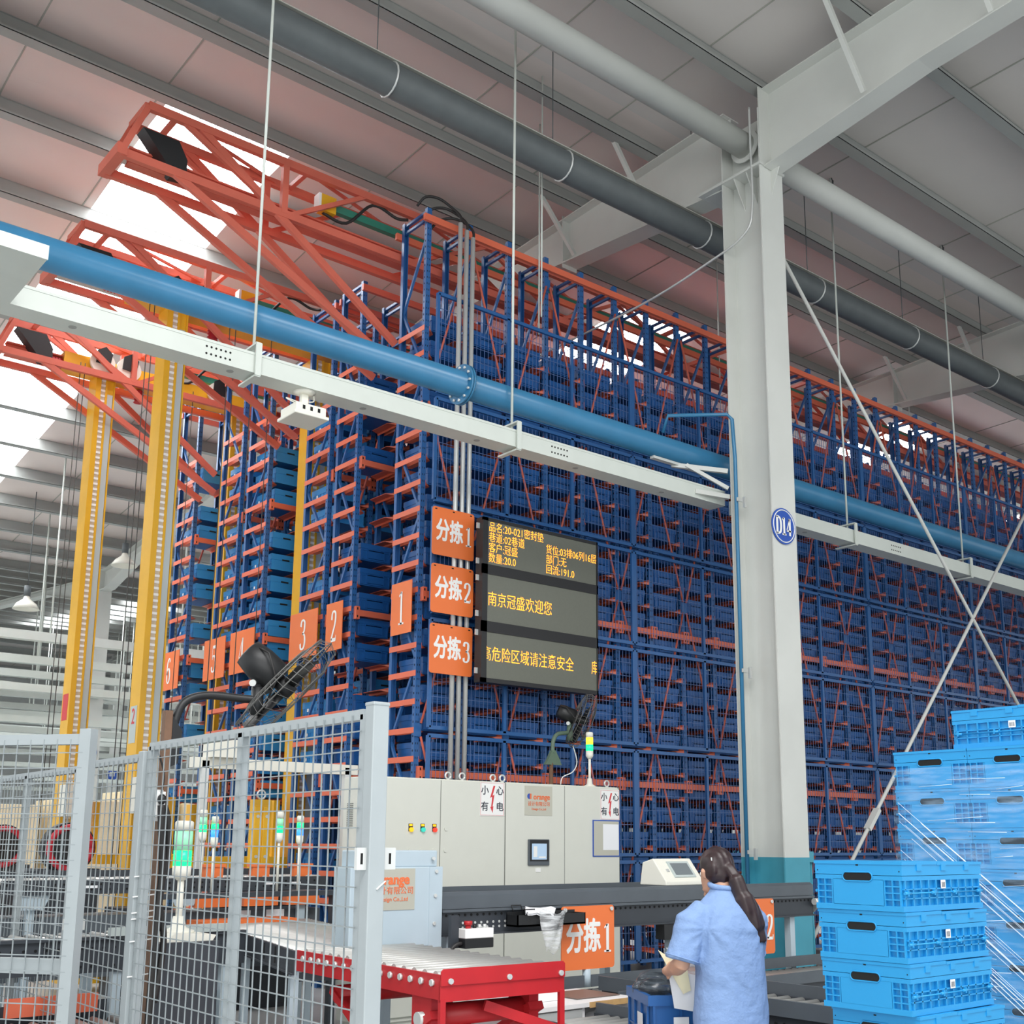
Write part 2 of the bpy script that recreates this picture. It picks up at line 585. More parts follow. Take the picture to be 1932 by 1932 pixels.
# round tie tube between the column heads
for xa, xb in zip([x for x in RAFX if x != 1.77], [x for x in RAFX if x != 1.77][1:]):
    mb = MB().cyl((xa + .1, 7.79, 9.63), (xb - .1, 7.79, 9.63), .145, 20)
    for x in (xa + .1, xb - .1):
        mb.cyl((x - .012, 7.79, 9.63), (x + .012, 7.79, 9.63), .2, 20)
    struct(mb.build('tie_beam', M_STEEL))
# crossed tie rods between the columns
cb = thing('cross_bracing', 'pair of crossed pale steel tie rods beside the column marked D14', 'tie rod', (9.95, 7.78, 0))
for p, q in (((9.97, 8.76), (17.55, .95)), ((17.55, 8.25), (10.35, .63))):
    b = MB().cyl((p[0] - 9.95, 0, p[1]), (q[0] - 9.95, 0, q[1]), .022, 10).build('rod', M_STEEL, cb)
    P, Q = Vector((p[0] - 9.95, 0, p[1])), Vector((q[0] - 9.95, 0, q[1]))
    a = P.lerp(Q, .82)
    bq = P.lerp(Q, .85)
    MB().bar(a, bq, .08, .05).build('turnbuckle', M_STEEL, b)

# dark insulated pipe under the roof
mb = MB().cyl((-6, 8.78, 9.05), (40, 8.78, 9.05), .165, 24)
hp = tag(mb.build('roof_pipe', M_DUCT), 'long dark grey pipe hung under the roof behind the column head', 'pipe')
MB().bar((-6, 8.72, 9.213), (40, 8.72, 9.213), .1, .012).build('dust_ridge', M_DUST, hp)
mb = MB()
for i in range(16):
    x = 3.1 + 2.3 * i
    MB().tube([(x, 8.78 + .171 * math.cos(a * PI / 8), 9.05 + .171 * math.sin(a * PI / 8)) for a in range(17)], .011, 6).build('pipe_strap', M_ZINC, hp)
    MB().cyl((x - .15, 8.78, 9.2), (x - .15, 8.78, zroof(8.78)), .006, 6).build('hanger', M_DUCT, hp)

# conduit bent around the head of the column
tag(MB().tube(spline([(9.56, 7.62, 10.0), (9.56, 7.62, 9.6), (9.56, 7.62, 8.75), (9.56, 7.75, 8.45), (9.56, 8.3, 8.32), (9.56, 9.5, 8.2), (9.56, 12, 8.2)], 6), .014, 8).build('bent_conduit', M_ZINC),
    'thin grey conduit bent around the head of the column marked D14', 'conduit')

# ------------------------------------------------------------------ cable tray, blue pipe, hanging rods
ct = thing('cable_tray', 'long pale cable tray hung below the blue pipe in front of the rack', 'cable tray', (0, 8.2, 5.33))
mb = MB().box((-4, 0, 0), (9.62, .22, .168)).box((-4, -.004, .15), (9.62, .0, .172))
mb.build('tray_body', M_TRAY, ct)
MB().box((9.95, .0, 0), (40, .22, .168)).build('tray_body', M_TRAY, ct)
mb = MB()
for x in (3.45, 7.05, 12.9, 16.6):
    for i in range(6):
        for k in range(2):
            mb.cyl((x + i * .04, -.003, .05 + k * .06), (x + i * .04, .001, .05 + k * .06), .009, 8)
mb.build('vent_holes', M_DARK, ct)
mb = MB()
for i in range(9):
    mb.cyl((1.2 + i * 1.25, .1, -.003), (1.2 + i * 1.25, .1, .0), .03, 10)
mb.build('underside_knockouts', M_PURLIN, ct)
wt = thing('wide_cable_tray', 'broad pale cable tray branch joining the long cable tray', 'cable tray', (0, 7.38, 5.325))
MB().box((-4, 0, 0), (1.98, .815, .085)).build('tray_body', M_TRAY, wt)
MB().box((-4, -.012, .0), (1.985, .0, .1)).build('lip', M_TRAY, wt)
bp = thing('water_pipe', 'thick sky blue pipe running behind the column marked D14', 'pipe', (0, 8.55, 5.965))
MB().cyl((-5, 0, 0), (40, 0, 0), .13, 32).build('pipe', M_PIPE, bp)
for s in (-.014, .014):
    fl = MB().cyl((6.2 + s - .011, 0, 0), (6.2 + s + .011, 0, 0), .2, 32).build('flange', M_PIPE, bp)
    mb = MB()
    for i in range(12):
        a = 2 * PI * i / 12
        x = 6.2 + s + (.018 if s > 0 else -.018)
        mb.cyl((x - .01, .166 * math.cos(a), .166 * math.sin(a)), (x + .01, .166 * math.cos(a), .166 * math.sin(a)), .014, 6)
    mb.build('flange_bolt_ring', M_ZINC, fl)
x = 9.3
ps = thing('pipe_support', 'pale steel bracket carrying the blue pipe off the column', 'bracket', (9.57, 8.1, 5.4))
mb = MB().bar((0, 0, .3), (-.38, .5, .42), .05, .05).bar((0, 0, .1), (-.3, .35, .4), .04, .04).bar((0, 0, .0), (-.45, .1, .0), .05, .05).bar((-.02, .45, .42), (-.75, .45, .42), .06, .03)
mb.build('bracket_arm', M_STEEL, ps)
for i, x in enumerate((3.9, 6.63, 12.1, 14.85, 17.6, 20.3)):
    lab = ['second rod from the wide tray branch, thin and pale, holding the long cable tray', 'pale hanging rod with tray clamp in front of the three silver conduits',
           'pale hanging rod and tray clamp first past the column marked D14', 'pale hanging rod and tray clamp second past the column marked D14',
           'pale hanging rod and tray clamp third past the column marked D14', 'pale hanging rod and tray clamp fourth past the column marked D14'][i]
    h = thing('tray_hanger', lab, 'hanger', (x, 8.31, 5.33), group='rods holding the long cable tray')
    MB().cyl((0, 0, .17), (0, 0, zroof(8.3) - 5.33 - .02), .013, 8).build('rod', M_TRAY, h)
    MB().bar((-.02, -.14, .25), (-.02, .16, .25), .05, .016).bar((-.02, -.14, .25), (-.02, -.14, -.03), .05, .016, (0, 1, 0)).bar((-.02, -.14, -.03), (-.02, .16, -.03), .05, .016).build('clamp', M_TRAY, h)
    MB().tube([(0, .0, zroof(8.3) - 5.33 - .05), (.03, 0, zroof(8.3) - 5.33), (.06, 0, zroof(8.3) - 5.36), (.05, 0, zroof(8.3) - 5.42)], .012, 6).build('hook', M_DUCT, h)
for i, (x, y, z) in enumerate(((8.3, 9.9, 7.6), (7.75, 9.2, 7.4), (12.4, 10.6, 8.0), (18.3, 11.1, 8.6))):
    tag(MB().cyl((x, y, z), (x, y, zroof(y)), .01, 6).build('hanging_rod', M_TRAY), 'thin pale rod ' + ['hanging just before the far rafter foot', 'hanging behind the tray clamp by the conduits', 'hanging behind the column head', 'hanging over the distant rack end'][i], 'rod')

# round column sign
cs = thing('column_sign', 'round blue sign reading D14 on the near grey column', 'sign', (9.735, 7.495, 4.965))
MB().cyl((0, 0, 0), (0, -.012, 0), .2, 40).build('disc', M_SBLUE, cs)
MB().tube([(.178 * math.cos(a * PI / 24), -.014, .178 * math.sin(a * PI / 24)) for a in range(49)], .006, 6).build('ring', M_WHITE, cs)
glyphs('lettering', 'D14', .19, .08, M_WHITE, cs, (-.005, -.014, 0), gap=.64, thick=.125, thin=.05)
# thin blue pipe down the column
tag(MB().tube([(8.95, 8.5, 6.12), (8.95, 8.42, 6.3), (9.46, 8.0, 6.32), (9.5, 7.96, 6.26), (9.52, 7.95, 5.8), (9.52, 7.95, .2)], .022, 10).build('drop_pipe', M_PIPE), 'thin blue pipe running down the side of the column', 'pipe')
mb = MB()
for i, z in enumerate((5.3, 3.4, 1.5)):
    tag(MB().box((9.49, 7.9, z), (9.57, 7.92, z + .04)).bar((9.6, 7.9, z - .06), (9.6, 7.9, z + .06), .03, .03).build('pipe_clip', M_ZINC), 'small zinc clip holding the thin blue pipe, %s from the top' % ORD[i], 'clip')
# fire cabinet and electrical bits by the column foot
fb = thing('fire_box', 'red fire equipment box with white notice behind the column foot', 'fire box', (10.15, 8.0, 0))
MB().box((0, 0, .0), (.3, .25, 1.95)).build('body', M_REDD, fb, bevel=.01)
MB().box((.12, -.006, 1.52), (.36, 0, 1.93)).build('notice', M_PAPER, fb)
MB().box((.14, -.006, 1.1), (.3, 0, 1.38)).build('notice', M_PAPER, fb)
eb = thing('junction_box', 'small teal junction box with pipes at the foot of the column', 'junction box', (9.98, 7.52, 1.42))
MB().box((0, 0, 0), (.09, .06, .11)).build('body', M_TEAL, eb)
for dx in (.02, .05, .08):
    MB().cyl((dx, .03, 0), (dx, .03, -1.4), .011, 8).build('conduit', M_TEAL, eb)

# ------------------------------------------------------------------ background beyond the rack: cable trays on rods
for i, y in enumerate((22.6, 25.7, 28.0, 32.0, 35.0, 37.0, 39.3, 42.0, 44.6, 47, 49.5)):
    t = thing('far_cable_tray', 'pale horizontal cable tray in the far hall, %s back from the cranes' % ORD[i], 'cable tray', (0, y, 5.33), group='cable trays in the far hall')
    MB().box((-2, 0, 0), (26, .2, .17)).build('tray_body', M_TRAY, t)
    for k in range(7):
        x = 4.2 + 2.6 * k + (i % 3) * .7
        MB().cyl((x, .1, .17), (x, .1, zroof(y) - 5.33), .018, 6).build('rod', M_TRAY, t)
for i, (y, z) in enumerate(((24.2, 4.55), (27.2, 4.2), (31, 4.3), (36, 4.1), (40.5, 4.0), (45.5, 3.8), (50, 3.6), (53, 3.0))):
    t = thing('low_cable_tray', 'lower pale cable tray in the far hall, %s back' % ORD[i], 'cable tray', (0, y, z), group='lower cable trays in the far hall')
    MB().box((0, 0, 0), (28, .2, .15)).build('tray_body', M_TRAY, t)
    for k in range(8):
        x = 5.2 + 2.7 * k + (i % 2) * 1.1
        MB().cyl((x, .1, -z + .02 if k % 3 == 0 else -.9), (x, .1, 1.4), .02, 6).build('rod', M_TRAY, t)
t = tag(MB().bar((5.6, 26, 4.9), (10.6, 29.2, 5.15), .2, .16).build('slanting_cable_tray', M_TRAY), 'pale cable tray branch running slantwise between the far trays', 'cable tray')
t = tag(MB().bar((8, 39, 4.2), (12.5, 41.5, 5.0), .2, .16).build('slanting_cable_tray', M_TRAY), 'pale slanting cable tray low in the far hall', 'cable tray')
for i, (x, y, z) in enumerate(((8.58, 24, 7.36), (6.95, 25, 6.35))):
    l = thing('high_bay_lamp', ['domed white lamp hanging between the two yellow masts', 'domed lamp hanging beyond the nearer yellow crane mast'][i], 'lamp', (x, y, z))
    prof = [(.05, .3), (.07, .22), (.2, .12), (.27, 0), (.255, 0), (.05, .2)]
    k = 18
    mb = MB().add([(r * math.cos(2 * PI * j / k), r * math.sin(2 * PI * j / k), h) for r, h in prof for j in range(k)],
                  [(a * k + j, a * k + (j + 1) % k, (a + 1) * k + (j + 1) % k, (a + 1) * k + j) for a in range(len(prof) - 1) for j in range(k)], 0, True)
    mb.build('shade', M_CREAM, l)
    MB().cyl((0, 0, .28), (0, 0, .5), .07, 10).cyl((0, 0, .5), (0, 0, zroof(y) - z), .01, 6).build('lamp_holder', M_DUCT, l)
s = thing('far_column_sign', 'small round blue sign on the distant column behind the yellow masts', 'sign', (9.68, 28.58, 3.72))
MB().cyl((0, 0, 0), (0, -.02, 0), .22, 24).build('disc', M_SBLUE, s)
glyphs('lettering', '14', .2, .1, M_WHITE, s, (.02, -.024, 0), thick=.1, thin=.035)
s = thing('far_column_sign', 'tiny round blue sign reading B1 on the farthest column', 'sign', (17.75, 49.15, 4.35))
MB().cyl((0, 0, 0), (0, -.02, 0), .24, 24).build('disc', M_SBLUE, s)
text('lettering', 'B1', .26, M_WHITE, s, (0, -.024, 0), bold=.006)
for i, (x, y, w_, h_) in enumerate(((6.6, 21, 1.3, 2.3), (8.0, 21.6, 1.1, 2.5), (9.2, 21, 1.0, 2.4), (5.2, 21, 1.2, 2.2))):
    tag(MB().box((x, y, 0), (x + w_, y + 1, h_)).build('carton_stack', M_CARD, bevel=.01), 'pale cream board pallet load in the far hall, %s along' % ORD[i], 'pallet load')
for i in range(5):
    tag(MB().box((11 + i * 3.1, 40 + i * 2, 0), (12.6 + i * 3.1, 41.5 + i * 2, 1.9 + .3 * (i % 3))).build('far_machine', M_BOX, bevel=.02), 'pale blue grey machine housing in the far hall, %s along' % ORD[i], 'machine')

# ================================================================== THE RACK
RX, PT = 6.75, .585                      # first upright, bay pitch
ROWS = [(10.0, 10.52, 8.72, 31), (11.36, 11.86, 8.35, 31), (12.02, 12.62, 8.35, 20), (13.65, 14.28, 8.35, 12), (14.48, 15.13, 8.3, 12), (16.05, 16.68, 8.25, 12)]
SHELF = [.35 + .3 * j for j in range(24)]


def post_mesh(zt):
    mb = MB()
    w_, d = .062, .05
    mb.box((-w_ / 2, 0, 0), (w_ / 2, .006, zt)).box((-w_ / 2, .006, 0), (-w_ / 2 + .005, d, zt)).box((w_ / 2 - .005, .006, 0), (w_ / 2, d, zt))
    z = .2
    while z < zt - .05:                  # slot rows punched in the face
        for s in (-.012, .012):
            mb.add([(s - .004, -.0006, z), (s + .004, -.0006, z), (s + .004, -.0006, z + .022), (s - .004, -.0006, z + .022)], [(0, 1, 2, 3)], 1)
            mb.add([(-w_ / 2 - .0006, .02, z), (-w_ / 2 - .0006, .034, z), (-w_ / 2 - .0006, .034, z + .022), (-w_ / 2 - .0006, .02, z + .022)], [(3, 2, 1, 0)], 1)
        z += .075 if zt < 9 else .075
    return mb.mesh('post', [M_BLUE, M_DARK])


POST = post_mesh(8.35)
POST1 = post_mesh(8.72)


def lattice_mesh(dy, zt):
    mb = MB()
    z, k = .2, 0
    st = .82
    while z + st < zt:
        a, b = (.03, dy - .03) if k % 2 == 0 else (dy - .03, .03)
        mb.bar((0, a, z), (0, b, z + st), .03, .028, (1, 0, 0))
        z += st
        k += 1
    mb.bar((0, .02, zt - .03), (0, dy - .02, zt - .03), .035, .03)
    mb.bar((0, .02, zt - .12), (0, dy - .02, zt - .12), .03, .03)
    return mb.mesh('lattice', M_BLUE)


def shelf_mesh(dy, left=True, right=True):
    mb = MB()
    mb.box((-.036, .0, -.03), (-.032, dy, .03)).box((.032, 0, -.03), (.036, dy, .03))
    for s in ((-1,) if left else ()) + ((1,) if right else ()):
        mb.add([(s * .034, .0, 0), (s * .15, .1, 0), (s * .15, dy - .06, 0), (s * .034, dy, 0), (s * .034, .0, -.006), (s * .15, .1, -.006), (s * .15, dy - .06, -.006), (s * .034, dy, -.006)],
               [(0, 1, 2, 3), (7, 6, 5, 4), (0, 4, 5, 1), (1, 5, 6, 2), (2, 6, 7, 3)] if s > 0 else [(3, 2, 1, 0), (4, 5, 6, 7), (1, 5, 4, 0), (2, 6, 5, 1), (3, 7, 6, 2)])
        mb.add([(s * .036, -.004, -.035), (s * .15, .1, .0), (s * .036, -.004, .0), (s * .036, .004, -.035), (s * .15, .104, .0), (s * .036, .004, .0)], [(0, 1, 2), (5, 4, 3)])
    return mb


rack_roots = []
for ri, (ya, yb, zt, nf) in enumerate(ROWS):
    lab = ['tall blue rack row nearest the camera, faced with wire mesh guards', 'tall blue rack row with the number two sign at its end', 'tall blue rack row with the number three sign at its end',
           'tall blue rack row with the number four sign at its end', 'tall blue rack row with the number five sign at its end', 'tall blue rack row with the number six sign at its end'][ri]
    root = thing('storage_rack', lab, 'rack', (RX, ya, 0), group='rack rows of the crane store')
    rack_roots.append(root)
    dy = yb - ya
    lat = lattice_mesh(dy, zt)
    pm = POST1 if ri == 0 else POST
    for k in range(nf):
        fr = obj('upright_lattice', lat, root, (k * PT, 0, 0))
        obj('post', pm, fr, (0, 0, 0))
        obj('post', pm, fr, (0, dy, 0), (0, 0, PI))
    # shelf brackets: the nearest as parts, the rest as one
    near, rest = [], []
    for k in range(nf):
        for z in SHELF:
            (near if (k < 4 and len(near) < 100 and z > .9) else rest).append((k, z))
    mend, mmid = shelf_mesh(dy, left=False), shelf_mesh(dy)
    sm_end, sm_mid = mend.mesh('shelf_bracket', M_ORNG), mmid.mesh('shelf_bracket', M_ORNG)
    for k, z in near:
        obj('shelf_bracket', sm_end if k == 0 else sm_mid, root, (k * PT, .0, z))
    mb = MB()
    for k, z in rest:
        src = mend if k == 0 else mmid
        mb.add([(x + k * PT, y, z + zz) for x, y, zz in src.v], src.f)
    r_ = mb.build('shelf_brackets_beyond', M_ORNG, root)
    r_['kind'] = 'stuff'
    # tie beams along the row
    zs = (2.3, 4.2) if ri == 0 else (2.3, 4.2, 6.02)
    tb = MB().box((.036, -.05, -.035), (PT - .036, -.01, .035)).box((.0, -.056, -.075), (.05, .0, .075)).box((PT - .05, -.056, -.075), (PT, .0, .075))
    for s in (.02, PT - .02):
        for q in (-.045, .045):
            tb.add([(s - .008, -.0565, q - .014), (s + .008, -.0565, q - .014), (s + .008, -.0565, q + .014), (s - .008, -.0565, q + .014)], [(0, 1, 2, 3)], 1)
    tb = tb.mesh('tie_beam', [M_ORNG, M_DARK])
    for z in zs:
        for k in range((nf - 1) if ri == 0 else 3):
            obj('tie_beam', tb, root, (k * PT, 0, z))
    if ri == 0:
        MB().box((-.1, -.06, 8.52), (PT * (nf - 1), -.02, 8.6)).box((-.1, dy, 8.52), (PT * (nf - 1), dy + .04, 8.6)).build('top_rail', M_ORNG, root)
        # crossed rods on the face
        cnt = 0
        rest = MB()
        for k in range(0, 30, 1):
            for (za, zb) in ((8.35, 6.48), (6.42, 4.63), (4.57, 2.78), (2.72, .9)):
                up = (za in (8.35, 4.57))
                ka = k if k % 2 == (1 if up else 0) else None
                if ka is None:
                    continue
                for s in (-1, 1):
                    if not 0 <= ka + s <= 30:
                        continue
                    p, q = Vector((ka * PT + s * .03, -.03, za - .04)), Vector(((ka + s) * PT - s * .03, -.03, zb + .04))
                    if cnt < 100:
                        MB().tube([p, p.lerp(q, .5), q], .014, 6).build('cross_rod', M_TRUS, root)
                    else:
                        rest.tube([p, q], .014, 6)
                    cnt += 1
        if rest.v:
            rest.build('cross_rods_beyond', M_TRUS, root)['kind'] = 'stuff'
        mb = MB()
        for k in range(30):
            for z in ((8.35, 4.6, .9) if k % 2 else (6.45, 2.75)):
                mb.box((k * PT - .045, -.016, z - .07), (k * PT + .045, -.008, z + .07))
        mb.build('gusset_plate', M_BLUE, root)
    else:
        for k in range(1, 4):
            p, q = Vector((k * PT - .28, dy + .02, 1.2)), Vector((k * PT + .28, dy + .02, 3.2))
            for z in (0, 2.2, 4.4):
                MB().tube([p + Vector((0, 0, z)), q + Vector((0, 0, z))], .016, 6).build('cross_rod', M_TRUS, root)
        MB().box((-.05, -.04, zt - .14), (PT * (nf - 1), -.0, zt - .06)).box((-.05, dy, zt - .14), (PT * (nf - 1), dy + .04, zt - .06)).build('top_rail', M_TRUS, root)


# ---- bins on the near row
def bin_mesh(wd, dp, h, name='storage_bin', m_=None):
    mb = MB()
    x, t = wd / 2, .012
    b = x - .012
    mb.add([(-b, .012, 0), (b, .012, 0), (b, dp - .012, 0), (-b, dp - .012, 0), (-x + .006, .006, h - .05), (x - .006, .006, h - .05), (x - .006, dp - .006, h - .05), (-x + .006, dp - .006, h - .05)],
           [(0, 3, 2, 1), (0, 1, 5, 4), (1, 2, 6, 5), (2, 3, 7, 6), (3, 0, 4, 7), (4, 5, 6, 7)])
    for a0, a1 in (((-x, 0), (x, t)), ((-x, dp - t), (x, dp)), ((-x, t), (-x + t, dp - t)), ((x - t, t), (x, dp - t))):
        mb.box((a0[0], a0[1], h - .06), (a1[0], a1[1], h))
    for i in (-1, -.62, .62, 1):
        mb.box((i * (x - .03) - .006, -.002, .02), (i * (x - .03) + .006, .012, h - .06))
    mb.box((-x * .55, .0, .035), (x * .55, .012, h - .075))
    mb.box((-x + .01, .0, h - .085), (x - .01, .01, h - .075))
    mb.box((-x + .02, -.001, .012), (x - .02, .012, .022))
    return mb.mesh(name, m_ or M_BIN)


BINM = bin_mesh(.43, .46, .185)
nbin = 0
rest = MB()
bm_v = [tuple(v.co) for v in BINM.vertices]
bm_f = [tuple(p.vertices) for p in BINM.polygons]
for k in range(30):
    for j, z in enumerate(SHELF):
        if z < .6:
            continue
        x = RX + PT * (k + .5)
        if k < 14 and z > 1.0 and nbin < 300:
            b = D.objects.new('storage_bin', BINM)
            COL.objects.link(b)
            b.location = (x, 10.03, z + .003)
            up = round((z - 2.3) / .3)
            if z >= 2.3:
                where = '%s shelf above the lower tie beam' % ORD[min(max(int((z - 2.3) / .3), 0), 23)]
            else:
                where = '%s shelf below the lower tie beam' % ORD[min(int((2.3 - z) / .3), 23)]
            tag(b, 'dark blue bin, %s bay from the corner, %s' % (ORD[k], where), 'bin', 'dark blue bins on the near rack row')
            nbin += 1
        else:
            rest.add([(vx + x, vy + 10.03, vz + z + .003) for vx, vy, vz in bm_v], bm_f)
for k in range(2, 30):
    for z in SHELF:
        if .6 < z < 7.3:
            rest.add([(vx + RX + PT * (k + .5), vy + 11.39, vz + z + .003) for vx, vy, vz in bm_v], bm_f)
tag(rest.build('storage_bins_beyond', M_BIN), 'remaining dark blue bins farther along the near rack row', 'bin', None, 'stuff')


# ---- lidded crates in the far rows
def small_crate(wd, dp, h):
    mb = MB()
    x = wd / 2
    mb.box((-x + .006, .006, 0), (x - .006, dp - .006, h * .66))
    mb.box((-x, 0, h * .64), (x, dp, h))
    mb.box((-x - .003, -.003, 0), (x + .003, dp + .003, .018))
    for s in (0, 1):                               # hand holes on the short ends
        y0 = -.001 if s == 0 else dp
        mb.box((-.055, y0, h * .62), (.055, y0 + .001, h * .72), 1)
    for i in range(7):                             # ribs and hinges along the long sides
        y = .03 + (dp - .06) * i / 6
        for sx in (-1, 1):
            mb.box((sx * x - (.004 if sx < 0 else -.0), y - .006, .018), (sx * x + (.004 if sx > 0 else 0), y + .006, h * .64))
    for sx in (-1, 1):
        mb.box((sx * x - (.006 if sx < 0 else 0), .02, h * .34), (sx * x + (.006 if sx > 0 else 0), dp - .02, h * .4))
        mb.box((sx * (x + .0045) - .0008, dp * .72, h * .45), (sx * (x + .0045) + .0008, dp * .79, h * .62), 2)
    return mb.mesh('folding_crate', [M_RCRATE, M_DARK, M_PAPER])


CRM = small_crate(.42, .6, .215)
BINM2 = bin_mesh(.43, .46, .205)
for ri in (1, 2, 3, 4, 5):
    ya = ROWS[ri][0]
    r3 = random.Random(40 + ri)
    for k in range(2):
        for j, z in enumerate(SHELF):
            if z < 1.0 or (ri == 1 and r3.random() < .45) or (ri == 2 and r3.random() < .5) or (ri > 2 and r3.random() < (.12 if k else .28)) or z > 7.0:
                continue
            if ri == 1:
                o = D.objects.new('storage_bin', BINM2)
                yy, kind = ya + .02, 'dark blue bin'
            else:
                o = D.objects.new('folding_crate', CRM)
                yy, kind = ya + .01, 'light blue lidded crate'
            COL.objects.link(o)
            o.location = (RX + PT * (k + .5), yy, z + .003)
            if z > 4.3:
                where = '%s shelf above' % ORD[int((z - 4.3) / .3)]
            elif z > 3.75:
                where = '%s shelf behind' % ORD[int((z - 3.75) / .3)]
            else:
                where = '%s shelf below' % ORD[int((3.75 - z) / .3)]
            tag(o, '%s, %s bay of its row, %s the number %s sign' % (kind, ORD[k], where, NUM[ri + 1]), 'crate' if ri > 1 else 'bin', 'crates at the rack ends' if ri > 1 else 'bins behind the number two sign')

# ---- number signs on the row ends
for ri, (y0, y1) in enumerate(((10.03, 10.42), (11.46, 11.83), (12.04, 12.72), (13.7, 14.4), (14.56, 15.23), (16.1, 16.8))):
    s = thing('row_sign', 'orange plate with white number %s on the rack row end' % NUM[ri + 1], 'sign', (6.66, (y0 + y1) / 2, 4.07), group='orange row number plates')
    hw = (y1 - y0) / 2
    MB().box((0, -hw, -.285), (.008, hw, .285)).build('plate', M_SIGN, s)
    glyphs('lettering', str(ri + 1), .36, .135 if ri > 1 else .12, M_WHITE, s, (-.001, 0, 0), FACE_X)

# ---- blue mesh guards on the near face
COLS = [6.78, 9.81, 12.34, 14.79, 17.8, 20.8, 23.8]
TIER = [.22, 1.43, 2.73, 3.955, 5.19, 6.43, 7.67]
gm = {}
for i in range(6):
    xa, xb = COLS[i] + .02, COLS[i + 1] - .02
    for j in range(6):
        za, zb = TIER[j] + .042, TIER[j + 1] - .042
        g = thing('mesh_guard', 'blue wire mesh guard panel, %s from the rack corner, %s tier from the top' % (ORD[i], ORD[5 - j]), 'guard panel', (xa, 9.86, za), group='mesh guards on the rack face')
        key = (i, j)
        W, H = xb - xa, zb - za
        mb = MB()
        for a, b in (((0, 0), (W, 0)), ((0, H), (W, H))):
            mb.bar((a[0], 0, a[1]), (b[0], 0, b[1]), .03, .04)
        for x in [0, W] + [W * q / (3 if W > 2.9 else 2) for q in range(1, 3 if W > 2.9 else 2)]:
            mb.bar((x, 0, 0), (x, 0, H), .03, .04, (1, 0, 0))
        mb.build('frame', M_BLUE, g)
        mb = MB()
        n = int(W / .055)
        for q in range(1, n):
            mb.bar((W * q / n, .012, 0), (W * q / n, .012, H), .0045, .0045, (1, 0, 0))
        n = max(2, int(round(H / .165)))
        for q in range(1, n):
            mb.bar((0, .008, H * q / n), (W, .008, H * q / n), .0045, .0045)
        mb.build('wire_mesh', M_MESHW, g)

# ---- conduits, sort signs and display board
for i, x in enumerate((7.035, 7.125, 7.215)):
    c0 = thing('conduit', 'silver conduit up the rack face, %s from the corner' % ORD[i], 'conduit', (x, 9.79, 2.0), group='silver conduits on the rack face')
    MB().cyl((0, 0, 0), (0, 0, 6.42 + .06 * (2 - i)), .026, 12).build('pipe', M_ZINC, c0)
    z = 6.42 + .06 * (2 - i)
    MB().tube(spline([(0, 0, z - .05), (0, 0, z + .08), (-.06, .08, z + .2), (-.2, .15, z + .3 - .03 * i), (-.34, .22, z + .3 - .06 * i), (-.4, .3, z + .2 - .06 * i)], 5), .016, 8).build('cable', M_CABLE, c0)
for i, z in enumerate((4.84, 4.22, 3.58)):
    s = thing('sort_sign', 'orange board reading sort %s in white Chinese beside the display'.replace('Chinese', 'characters') % NUM[i + 1], 'sign', (6.955, 9.7, z), group='orange sorting boards by the display')
    hw, hh, r = .275, .262, .03
    poly = []
    for cx, cz, a0 in ((hw - r, hh - r, 0), (-hw + r, hh - r, 90), (-hw + r, -hh + r, 180), (hw - r, -hh + r, 270)):
        poly += [(cx + r * math.cos(math.radians(a0 + q * 30)), cz + r * math.sin(math.radians(a0 + q * 30))) for q in range(4)]
    MB().prism(poly[::-1], 0, .006, lambda a, b, t: (a, t, b)).build('plate', M_SIGN, s)
    mb = MB()
    for dx in (-.23, 0, .23):
        mb.box((dx - .013, -.001, hh - .03), (dx + .013, 0, hh - .018))
    mb.build('tie_slots', M_DARK, s)
    text('lettering', '分拣', .255, M_WHITE, s, (-.05, -.001, -.0), sx=.7, bold=.008)
    glyphs('numeral', str(i + 1), .21, .085, M_WHITE, s, (.195, -.001, -.005), thick=.1, thin=.035)

lb = thing('led_display', 'tall black three screen message board on the rack face', 'display board', (7.2, 9.5, 3.25))
lb.scale = (1.0215, 1, 1.0215)
W, H = 1.64, 1.75
mb = MB().box((0, .02, 0), (W, .12, H))
mb.build('case', M_BEZEL, lb)
fr = MB()
S = [(.045, .525), (.64, 1.14), (1.245, 1.715)]
zz = [0] + [v for s in S for v in s] + [H]
for a, b in zip(zz[::2], zz[1::2]):
    fr.box((0, 0, a), (W, .02, b))
fr.box((0, 0, 0), (.07, .02, H)).box((W - .02, 0, 0), (W, .02, H))
fr.build('frame', M_BEZEL, lb)
scr = []
for a, b in S:
    scr.append(MB().box((.07, .008, a), (W - .02, .02, b)).build('screen', M_LED, lb))
LT = lambda body, x, z, size=.115, sx=.82: text('led_text', body, size, M_LEDT, scr[0], (x, .006, z), sx=sx, align='LEFT', off=-.0012, ext=.0006)
z0, dz = S[2][1] - .065, .112
LT('品名:20-021密封垫', .08, z0)
LT('巷道:02巷道', .08, z0 - dz)
LT('客户:冠盛', .08, z0 - 2 * dz)
LT('数量:20.0', .08, z0 - 3 * dz)
LT('货位:03排06列16层', .87, z0 - dz, sx=.8)
LT('部门:无', .87, z0 - 2 * dz)
LT('回流:191.0', .87, z0 - 3 * dz)
text('led_text', '南京冠盛欢迎您', .165, M_LEDT, scr[1], (.075, .006, .87), sx=.77, align='LEFT', off=-.0015, ext=.0006)
text('led_text', '高危险区域请注意安全', .165, M_LEDT, scr[2], (.01, .006, .29), sx=.77, align='LEFT', off=-.0015, ext=.0006)
text('led_text', '库', .165, M_LEDT, scr[2], (1.54, .006, .29), sx=.56, align='LEFT', off=-.0015, ext=.0006)
mb = MB()
